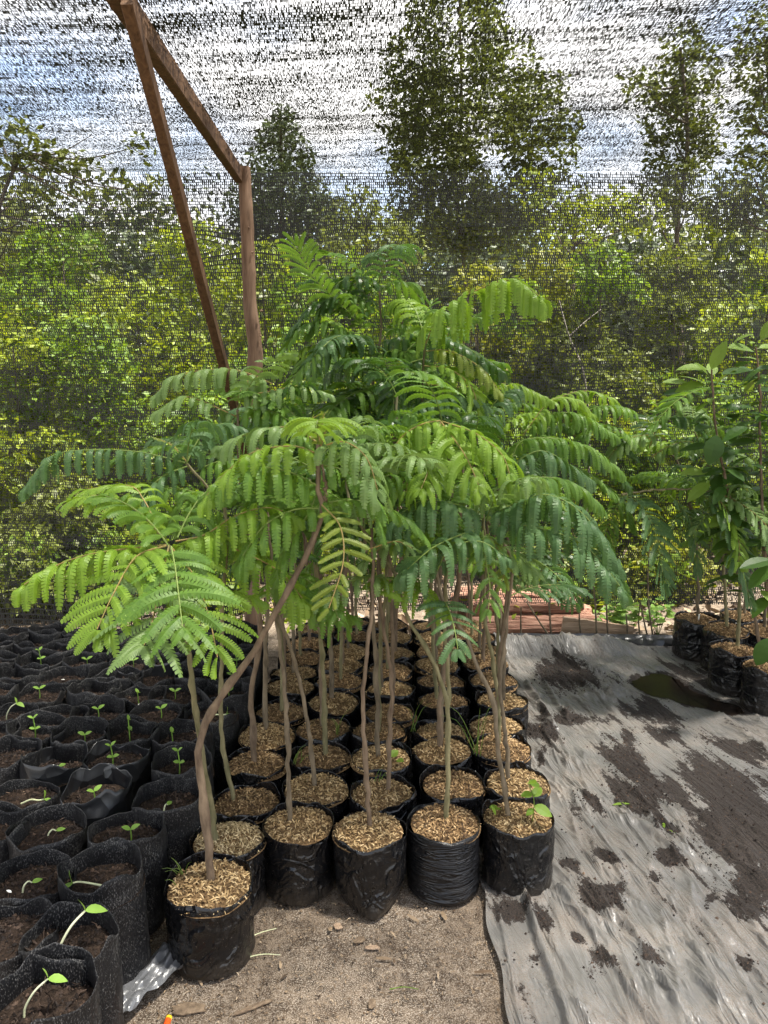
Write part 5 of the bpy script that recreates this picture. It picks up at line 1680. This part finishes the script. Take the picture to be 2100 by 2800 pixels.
setting(mb.build('ground_cover', [OUT['lime'], M_LITTER]), 'stuff')
for (px, py, lab) in [(1690, 1740, 'leafy weed just right of the plank beyond the sheet edge'), (1740, 1745, 'dry grassy weed between the plank and the big bags'), (1835, 1745, 'broad-leaved green weed beside the leftmost bag of the far right group')]:
    g = gnd(px, py + 30)
    rt = thing('weed', lab, 'weed', (g[0], 4.28, 0), 0, 'weeds at the far edge of the sheet')
    mb, lf = MB(), MB()
    for j in range(9):
        a = random.uniform(0, 6.28)
        e = np.array((math.cos(a) * .09, math.sin(a) * .05, random.uniform(.08, .22)))
        pts = spline([(0, 0, 0), e * .5 + (0, 0, .03), e], 6)
        tube(mb, pts, np.linspace(.0022, .001, 6), 4, 0, False)
        for q in range(3):
            oval_leaf(lf, pts[3 + q % 3], (math.cos(a + q * 2), math.sin(a + q * 2), .3), (0, -.5, 1), random.uniform(.04, .075), .035, 0)
    mb.build('stem', M_GRASS, rt)
    lf.build('foliage', M_GRASS if 'dry' in lab else M_SPROUT, rt)

# ------------------------------------------------------------------ light
SUN_EL, SUN_AZ = R(69), R(98)      # azimuth clockwise from +Y
w = bpy.data.worlds.new('World')
scene.world = w
w.use_nodes = True
nt = w.node_tree
nt.nodes.clear()
out = nt.nodes.new('ShaderNodeOutputWorld')
bg = nt.nodes.new('ShaderNodeBackground')
sky = nt.nodes.new('ShaderNodeTexSky')
sky.sky_type = 'NISHITA'
sky.sun_disc = False
sky.sun_elevation = SUN_EL
sky.sun_rotation = SUN_AZ
tc = nt.nodes.new('ShaderNodeTexCoord')
mp = nt.nodes.new('ShaderNodeMapping')
mp.inputs['Scale'].default_value = (1.6, 1.6, 3.2)
nz = nt.nodes.new('ShaderNodeTexNoise')
nz.inputs['Scale'].default_value = 1.6
nz.inputs['Detail'].default_value = 6
rp = nt.nodes.new('ShaderNodeValToRGB')
rp.color_ramp.elements[0].position = .36
rp.color_ramp.elements[1].position = .56
mx = nt.nodes.new('ShaderNodeMix')
mx.data_type = 'RGBA'
nt.links.new(tc.outputs['Generated'], mp.inputs[0])
nt.links.new(mp.outputs[0], nz.inputs['Vector'])
nt.links.new(nz.outputs['Fac'], rp.inputs[0])
nt.links.new(rp.outputs[0], mx.inputs[0])
nt.links.new(sky.outputs[0], mx.inputs[6])
mx.inputs[7].default_value = (5.2, 5.1, 5.0, 1)
nt.links.new(mx.outputs[2], bg.inputs[0])
bg.inputs[1].default_value = .12
nt.links.new(bg.outputs[0], out.inputs[0])
sd = bpy.data.lights.new('sun', 'SUN')
sd.energy = 5.0
sd.angle = R(5)
sd.color = (1.0, .95, .86)
so = bpy.data.objects.new('sun', sd)
COL.objects.link(so)
dv = Vector((math.sin(SUN_AZ) * math.cos(SUN_EL), math.cos(SUN_AZ) * math.cos(SUN_EL), math.sin(SUN_EL)))
so.rotation_euler = dv.to_track_quat('Z', 'Y').to_euler()
so.location = dv * 20

vs = scene.view_settings
vs.view_transform = 'Standard'
vs.look = 'None'
vs.exposure = 1.7
vs.gamma = 1
vs.use_curve_mapping = False
cy = scene.cycles
cy.transparent_max_bounces = 24
cy.max_bounces = 8
cy.diffuse_bounces = 3
cy.glossy_bounces = 3
cy.transmission_bounces = 4
cy.use_denoising = True
cy.denoiser = 'OPENIMAGEDENOISE'
cy.denoising_input_passes = 'RGB_ALBEDO_NORMAL'
cy.denoising_prefilter = 'ACCURATE'
